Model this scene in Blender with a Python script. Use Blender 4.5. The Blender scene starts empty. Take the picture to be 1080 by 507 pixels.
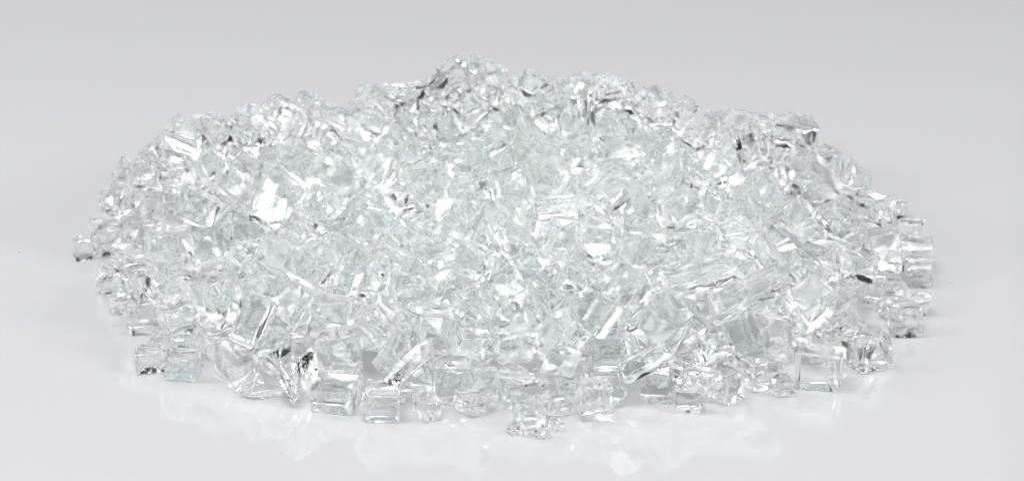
import bpy, bmesh, math, random, time
from mathutils import Vector, Matrix, noise, Quaternion
from bpy_extras.object_utils import world_to_camera_view

sc = bpy.context.scene

# ---------------------------------------------------------------- camera
ELEV = math.radians(22.0)
DIST = 0.90
cam_data = bpy.data.cameras.new('camera')
cam = bpy.data.objects.new('camera', cam_data)
sc.collection.objects.link(cam)
AIM = Vector((0.0030, 0.0, 0.0052))
cam.location = AIM + Vector((0, -math.cos(ELEV), math.sin(ELEV))) * DIST
cam.rotation_euler = (math.radians(90) - ELEV, 0, 0)
cam_data.lens = 101.0
cam_data.sensor_width = 36.0
cam_data.clip_start = 0.01
cam_data.clip_end = 50.0
cam_data.dof.use_dof = True
cam_data.dof.focus_distance = 0.79
cam_data.dof.aperture_fstop = 36.0
sc.camera = cam

# ---------------------------------------------------------------- world: the studio around the table
world = bpy.data.worlds.new('World')
sc.world = world
world.use_nodes = True
nt = world.node_tree
bg = nt.nodes['Background']
WN, WL = nt.nodes, nt.links
tcw = WN.new('ShaderNodeTexCoord')
sep = WN.new('ShaderNodeSeparateXYZ'); WL.new(tcw.outputs['Generated'], sep.inputs[0])
def wm(op, a, b=None, clamp=False):
    n = WN.new('ShaderNodeMath'); n.operation = op; n.use_clamp = clamp
    for k, v in enumerate((a, b)):
        if v is None: continue
        if isinstance(v, (int, float)): n.inputs[k].default_value = v
        else: WL.new(v, n.inputs[k])
    return n.outputs[0]
def wramp(src, pts):
    r = WN.new('ShaderNodeValToRGB')
    r.color_ramp.elements[0].position = pts[0][0]; r.color_ramp.elements[0].color = (pts[0][1],)*3 + (1,)
    r.color_ramp.elements[1].position = pts[-1][0]; r.color_ramp.elements[1].color = (pts[-1][1],)*3 + (1,)
    for p, v in pts[1:-1]:
        e = r.color_ramp.elements.new(p); e.color = (v,)*3 + (1,)
    WL.new(src, r.inputs['Fac']); return r.outputs['Color']
# white tent: brightest overhead, a dark gap of unlit room low down, darker towards the back
up = wramp(sep.outputs['Z'], [(0.0, 0.01), (0.27, 0.01), (0.28, 1.5), (0.53, 1.4), (0.54,0.01),(0.64,0.01), (0.65,1.4), (1.0, 1.4)])  # upper dark ring added for more dark detail in the chips
back = wramp(wm('ADD', wm('MULTIPLY', sep.outputs['Y'], 0.5), 0.5), [(0.0, 1.15), (0.55, 1.05), (0.72, 0.8), (0.86, 0.75), (0.93, 0.2), (1.0, 0.15)])
tot = wm('MULTIPLY', up, back)
# dark upright bars added round the tent to put dark flecks in the glass
ang = wm('ARCTAN2', sep.outputs['Y'], sep.outputs['X'])
bars = wramp(wm('FRACT', wm('MULTIPLY', ang, 1.11)), [(0.0, 0.0), (0.52, 0.0), (0.52+0.02, 1.0), (1.0, 1.0)])
low = wramp(sep.outputs['Z'], [(0.0, 0.0), (0.88, 0.0), (0.88+.03, 1.0), (1.0, 1.0)])
keep = wm('MAXIMUM', bars, low)
tot = wm('MULTIPLY', tot, wm('MAXIMUM', keep, 0.03))
# the unlit room behind the camera, seen through the gap between the softboxes
dp = WN.new('ShaderNodeVectorMath'); dp.operation = 'DOT_PRODUCT'
WL.new(tcw.outputs['Generated'], dp.inputs[0]); dp.inputs[1].default_value = (0.0, -0.91, 0.415)
lens_dark = wramp(dp.outputs['Value'], [(0.0, 1.0), (0.80, 1.0), (0.805, 0.02), (1.0, 0.02)])
tot = wm('MULTIPLY', tot, lens_dark)
tint = WN.new('ShaderNodeMix'); tint.data_type = 'RGBA'; tint.blend_type = 'MULTIPLY'; tint.inputs[0].default_value = 1.0
tint.inputs[6].default_value = (0.97, 0.98, 1.0, 1); WL.new(tot, tint.inputs[7])
WL.new(tint.outputs[2], bg.inputs['Color'])
bg.inputs['Strength'].default_value = 1.4

# ---------------------------------------------------------------- lamps: softboxes
def softbox(name, loc, target, sx, sy, power, col=(1, 1, 1)):
    d = bpy.data.lights.new(name, 'AREA')
    d.shape = 'RECTANGLE'; d.size = sx; d.size_y = sy; d.energy = power; d.color = col
    o = bpy.data.objects.new(name, d)
    sc.collection.objects.link(o)
    o.location = loc
    o.rotation_euler = (Vector(target) - Vector(loc)).to_track_quat('-Z', 'Y').to_euler()
    return o
for a in [('overhead_softbox',(-0.2,-0.3,1.1),(0,0,0),0.6,0.5,6.8),('side_softbox',(0.9,-0.4,0.6),(0,0,0),0.3,0.45,4.8),('left_softbox',(-0.9,-0.1,0.65),(0,0,0),0.25,0.45,3.6)]: softbox(*a)

sc.view_settings.view_transform = 'Standard'
sc.view_settings.look = 'None'
sc.view_settings.exposure = 0.0
sc.view_settings.gamma = 1.0
sc.cycles.max_bounces = 64
sc.cycles.transmission_bounces = 64
sc.cycles.glossy_bounces = 40
sc.cycles.diffuse_bounces = 4
sc.cycles.caustics_reflective = True
sc.cycles.caustics_refractive = True
sc.cycles.sample_clamp_indirect = 4.0
sc.cycles.blur_glossy = 0.0

# ---------------------------------------------------------------- materials
def new_mat(name):
    m = bpy.data.materials.new(name); m.use_nodes = True
    return m, m.node_tree, m.node_tree.nodes['Principled BSDF']

def mat_table():
    m, t, p = new_mat('white_acrylic')
    N = t.nodes; K = t.links
    tc = N.new('ShaderNodeTexCoord')
    n = N.new('ShaderNodeTexNoise'); n.inputs['Scale'].default_value = 5.0; n.inputs['Detail'].default_value = 3
    K.new(tc.outputs['Object'], n.inputs['Vector'])
    r = N.new('ShaderNodeValToRGB')
    r.color_ramp.elements[0].color = (0.50*.985, 0.50*.98, 0.50*.995, 1); r.color_ramp.elements[1].color = (0.50*1.01, 0.50*1.005, 0.50*1.02, 1)
    K.new(n.outputs['Fac'], r.inputs['Fac']); K.new(r.outputs['Color'], p.inputs['Base Color'])
    p.inputs['Roughness'].default_value = 0.02
    p.inputs['IOR'].default_value = 1.6
    n2 = N.new('ShaderNodeTexNoise'); n2.inputs['Scale'].default_value = 22.0; n2.inputs['Detail'].default_value = 2
    K.new(tc.outputs['Object'], n2.inputs['Vector'])
    b = N.new('ShaderNodeBump'); b.inputs['Strength'].default_value = 0.02; b.inputs['Distance'].default_value = 0.001
    K.new(n2.outputs['Fac'], b.inputs['Height']); K.new(b.outputs['Normal'], p.inputs['Normal'])
    return m

def mat_glass(name, fracture, rough=(0.0, 0.0)):
    m, t, p = new_mat(name)
    N = t.nodes; K = t.links
    geo = N.new('ShaderNodeNewGeometry')
    r = N.new('ShaderNodeValToRGB')
    e = r.color_ramp.elements
    e[0].position = 0.0; e[0].color = (*(.963,.988,.979), 1)
    e[1].position = 1.0; e[1].color = (*(1.0,1.0,1.0), 1)
    K.new(geo.outputs['Random Per Island'], r.inputs['Fac'])
    K.new(r.outputs['Color'], p.inputs['Base Color'])
    p.inputs['Transmission Weight'].default_value = 1.0
    p.inputs['IOR'].default_value = 1.5
    p.inputs['Roughness'].default_value = 0.0
    tc = N.new('ShaderNodeTexCoord')
    if rough[1] > 0:      # mirror-smooth and misty zones of a break
        nr = N.new('ShaderNodeTexNoise'); nr.inputs['Scale'].default_value = 95.0; nr.inputs['Detail'].default_value = 1.0
        K.new(tc.outputs['Object'], nr.inputs['Vector'])
        mr = N.new('ShaderNodeMapRange'); mr.inputs['From Min'].default_value = 0.42; mr.inputs['From Max'].default_value = 0.56
        mr.inputs['To Min'].default_value = rough[0]; mr.inputs['To Max'].default_value = rough[1]
        K.new(nr.outputs['Fac'], mr.inputs['Value']); K.new(mr.outputs['Result'], p.inputs['Roughness'])
    n = N.new('ShaderNodeTexNoise'); n.inputs['Scale'].default_value = 150.0 if fracture else 70.0
    n.inputs['Detail'].default_value = 3; n.inputs['Distortion'].default_value = 1.0
    K.new(tc.outputs['Object'], n.inputs['Vector'])
    b = N.new('ShaderNodeBump'); b.inputs['Distance'].default_value = 0.001
    b.inputs['Strength'].default_value = 0.07 if fracture else 0.012
    K.new(n.outputs['Fac'], b.inputs['Height'])
    last = b
    if fracture:
        w = N.new('ShaderNodeTexWave'); w.wave_type = 'RINGS'; w.rings_direction = 'SPHERICAL'
        w.inputs['Scale'].default_value = 330.0; w.inputs['Distortion'].default_value = 6.0
        w.inputs['Detail'].default_value = 2.0; w.inputs['Detail Scale'].default_value = 0.6
        mp = N.new('ShaderNodeMapping'); mp.inputs['Location'].default_value = (0.006, 0.004, 0.003)
        K.new(tc.outputs['Object'], mp.inputs['Vector']); K.new(mp.outputs['Vector'], w.inputs['Vector'])
        b2 = N.new('ShaderNodeBump'); b2.inputs['Distance'].default_value = 0.0004; b2.inputs['Strength'].default_value = 0.04
        K.new(w.outputs['Fac'], b2.inputs['Height']); K.new(b.outputs['Normal'], b2.inputs['Normal'])
        last = b2
    K.new(last.outputs['Normal'], p.inputs['Normal'])
    return m

M_TABLE = mat_table()
M_PLATE = mat_glass('clear_glass_plate_face', False)
M_FRACT = mat_glass('clear_glass_fracture_face', True, (0.0, 0.22))
M_MISTY = mat_glass('misty_glass_fracture_face', True, (0.15, 0.4))

# ---------------------------------------------------------------- the table: one glossy white acrylic sheet with rounded corners
def build_table():
    bm = bmesh.new()
    X0, X1, Y0, Y1, R = -0.85, 0.85, -0.55, 0.95, 0.03
    ring = []
    for (cx, cy, a0) in ((X1-R, Y1-R, 0), (X0+R, Y1-R, 90), (X0+R, Y0+R, 180), (X1-R, Y0+R, 270)):
        for k in range(7):
            a = math.radians(a0 + 15*k); ring.append((cx+R*math.cos(a), cy+R*math.sin(a)))
    top = [bm.verts.new((x, y, 0)) for x, y in ring]
    bot = [bm.verts.new((x, y, -0.008)) for x, y in ring]
    bm.faces.new(top); bm.faces.new(bot[::-1])
    for k in range(len(ring)):
        j = (k+1) % len(ring); bm.faces.new((top[j], top[k], bot[k], bot[j]))
    bmesh.ops.recalc_face_normals(bm, faces=bm.faces)
    me = bpy.data.meshes.new('table_surface'); bm.to_mesh(me); bm.free()
    o = bpy.data.objects.new('table_surface', me); sc.collection.objects.link(o)
    me.materials.append(M_TABLE); o['kind'] = 'structure'
build_table()

# ---------------------------------------------------------------- chip shapes
KINDS = ['block']*9 + ['slab']*3 + ['splinter']*2 + ['wedge']*3 + ['nugget']*4
def chip_kind(i):
    return KINDS[(i*5) % len(KINDS)]
def chip_hull(i):
    """Convex chip in centimetres: returns bmesh, int layer 'fid' = 0/1 for the two plate faces, 2.. for fracture faces."""
    r = random.Random(7919*i+13)
    k = chip_kind(i)
    U = r.uniform
    if k == 'block':    a, b, c = U(.72, 1.2), U(.7, 1.1), U(.68, 1.02)
    elif k == 'slab':   a, b, c = U(1.1, 1.65), U(.75, 1.1), U(.45, .68)
    elif k == 'splinter': a, b, c = U(1.5, 2.3), U(.45, .75), U(.42, .68)
    elif k == 'wedge':  a, b, c = U(1.0, 1.5), U(.8, 1.2), U(.65, .95)
    else:               a, b, c = U(.85, 1.25), U(.85, 1.15), U(.75, 1.05)
    pl = [(Vector((0,0,1)), c/2), (Vector((0,0,-1)), c/2)]
    tl = .16 if k in ('block','slab') else .28
    def tn(x, y): return Vector((x+U(-tl,tl)*.6, y+U(-tl,tl)*.6, U(-tl,tl))).normalized()
    if k == 'wedge':
        t0 = U(0, 6.28)
        for q in range(3):
            t = t0 + q*2.094 + U(-.25,.25)
            pl.append((Vector((math.cos(t), math.sin(t)*1.0, U(-.2,.2))).normalized(), (a if q==0 else b)*U(.30,.42)))
        pl.append((Vector((U(-1,1), U(-1,1), U(.3,1))).normalized(), c*.62))
    else:
        pl += [(tn(1,0), a/2), (tn(-1,0), a/2), (tn(0,1), b/2), (tn(0,-1), b/2)]
    n = {'block': r.choice((1,2,3)), 'slab': r.choice((2,3)), 'splinter': r.choice((3,4)), 'wedge': 2, 'nugget': r.choice((6,7,8))}[k]
    for _ in range(n):
        if k == 'nugget':
            v = Vector((U(-1,1), U(-1,1), U(-1,1))).normalized(); f = U(.80,.98)
        else:
            s = Vector((r.choice((-1,1)), r.choice((-1,1)), r.choice((-1,0,1)) ))
            if r.random() < .3: s[r.choice((0,1))] = 0; s[2] = s[2] or 1
            v = Vector((s.x*U(.4,1), s.y*U(.4,1), s.z*U(.4,1))).normalized(); f = U(.72,.94)
        sup = abs(v.x)*a/2 + abs(v.y)*b/2 + abs(v.z)*c/2
        if k == 'nugget': sup *= .86
        pl.append((v, sup*f))
    bm = bmesh.new()
    bmesh.ops.create_cube(bm, size=8)
    L = bm.faces.layers.int.new('fid')
    for f in bm.faces: f[L] = 99
    for j, (nv, d) in enumerate(pl):
        res = bmesh.ops.bisect_plane(bm, geom=bm.verts[:]+bm.edges[:]+bm.faces[:], dist=1e-5, plane_co=nv*d, plane_no=nv, clear_outer=True)
        ed = [e for e in res['geom_cut'] if isinstance(e, bmesh.types.BMEdge)]
        if len(ed) >= 3:
            old = set(bm.faces)
            bmesh.ops.contextual_create(bm, geom=ed)
            for f in bm.faces:
                if f not in old: f[L] = j
    bmesh.ops.remove_doubles(bm, verts=bm.verts, dist=.012)
    bmesh.ops.recalc_face_normals(bm, faces=bm.faces)
    # centre at centroid of bounding box
    xs = [v.co.copy() for v in bm.verts]
    cc = sum(xs, Vector())/len(xs)
    for v in bm.verts: v.co -= cc
    return bm

def chip_mesh(i):
    """The finished chip: arrises, dished fracture faces, scaled to metres."""
    rr = random.Random(31*i+5)
    bm = chip_hull(i)
    L = bm.faces.layers.int['fid']
    for f in bm.faces: f.material_index = 0
    bmesh.ops.bevel(bm, geom=bm.edges[:], offset=rr.uniform(.012, .026), segments=1, profile=.5, affect='EDGES', material=1, clamp_overlap=True)
    for f in bm.faces:
        if f.material_index == 1: f[L] = -1
    bmesh.ops.triangulate(bm, faces=bm.faces[:])
    for it in range(3):
        lim = (.5, .26, .15)[it]
        ed = [e for e in bm.edges if e.calc_length() > lim]
        if ed:
            bmesh.ops.subdivide_edges(bm, edges=ed, cuts=1, use_grid_fill=False)
            bmesh.ops.triangulate(bm, faces=[f for f in bm.faces if len(f.verts) > 3])
    byf = {}
    bdry = {}
    for v in bm.verts:
        ids = {f[L] for f in v.link_faces}
        if len(ids) == 1:
            q = ids.pop()
            if q >= 0: byf.setdefault(q, []).append(v)
        else:
            for q in ids:
                if q >= 0: bdry.setdefault(q, []).append(v.co.copy())
    for q, vs in byf.items():
        nrm = Vector()
        for f in vs[0].link_faces: nrm += f.normal
        nrm.normalize()
        B = bdry.get(q)
        if not B: continue
        O = rr.choice(B)
        off = Vector((rr.uniform(0, 50),)*3)
        plate = q in (0, 1)
        A = rr.uniform(.004, .012) if plate else rr.choice((.01, .03, .06, .09))
        W = 0.0 if plate else rr.choice((0, 0, 0, .003, .008))
        fr = rr.uniform(6, 14)
        for v in vs:
            db = min((v.co-b).length for b in B)
            ss = min(1, db/.22); ss = ss*ss*(3-2*ss)
            d = (v.co-O).length
            n1 = noise.noise(v.co*2.2+off)*.5+.5
            dz = A*ss*(.35+.9*n1)
            if W: dz += W*min(1, db/.08)*(1+math.sin(d*fr+3*noise.noise(v.co*1.5+off)))*.5
            v.co -= nrm*dz
    o2 = Vector((rr.uniform(0, 90),)*3); J = rr.choice((.03, .06, .11))
    for v in bm.verts:      # uneven, chipped edges: always inwards
        n2 = max(0, noise.noise(v.co*2.6+o2)) + .25*max(0, noise.noise(v.co*6.5+o2))
        v.co -= v.co.normalized()*J*n2
    for e in bm.edges:
        ids = {f[L] for f in e.link_faces}
        e.smooth = len(ids) == 1 and -1 not in ids
    for f in bm.faces:
        f.smooth = True
        f.material_index = 0 if f[L] in (0, 1) else 1
    bmesh.ops.scale(bm, vec=(.01,)*3, verts=bm.verts)
    bmesh.ops.recalc_face_normals(bm, faces=bm.faces)
    me = bpy.data.meshes.new('glass_chip')
    bm.faces.layers.int.remove(L)
    bm.to_mesh(me); bm.free()
    me.materials.append(M_PLATE); me.materials.append(M_FRACT)
    return me
PROTO = {}
def proto(i):
    if i not in PROTO: PROTO[i] = chip_mesh(i)
    return PROTO[i]

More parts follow.
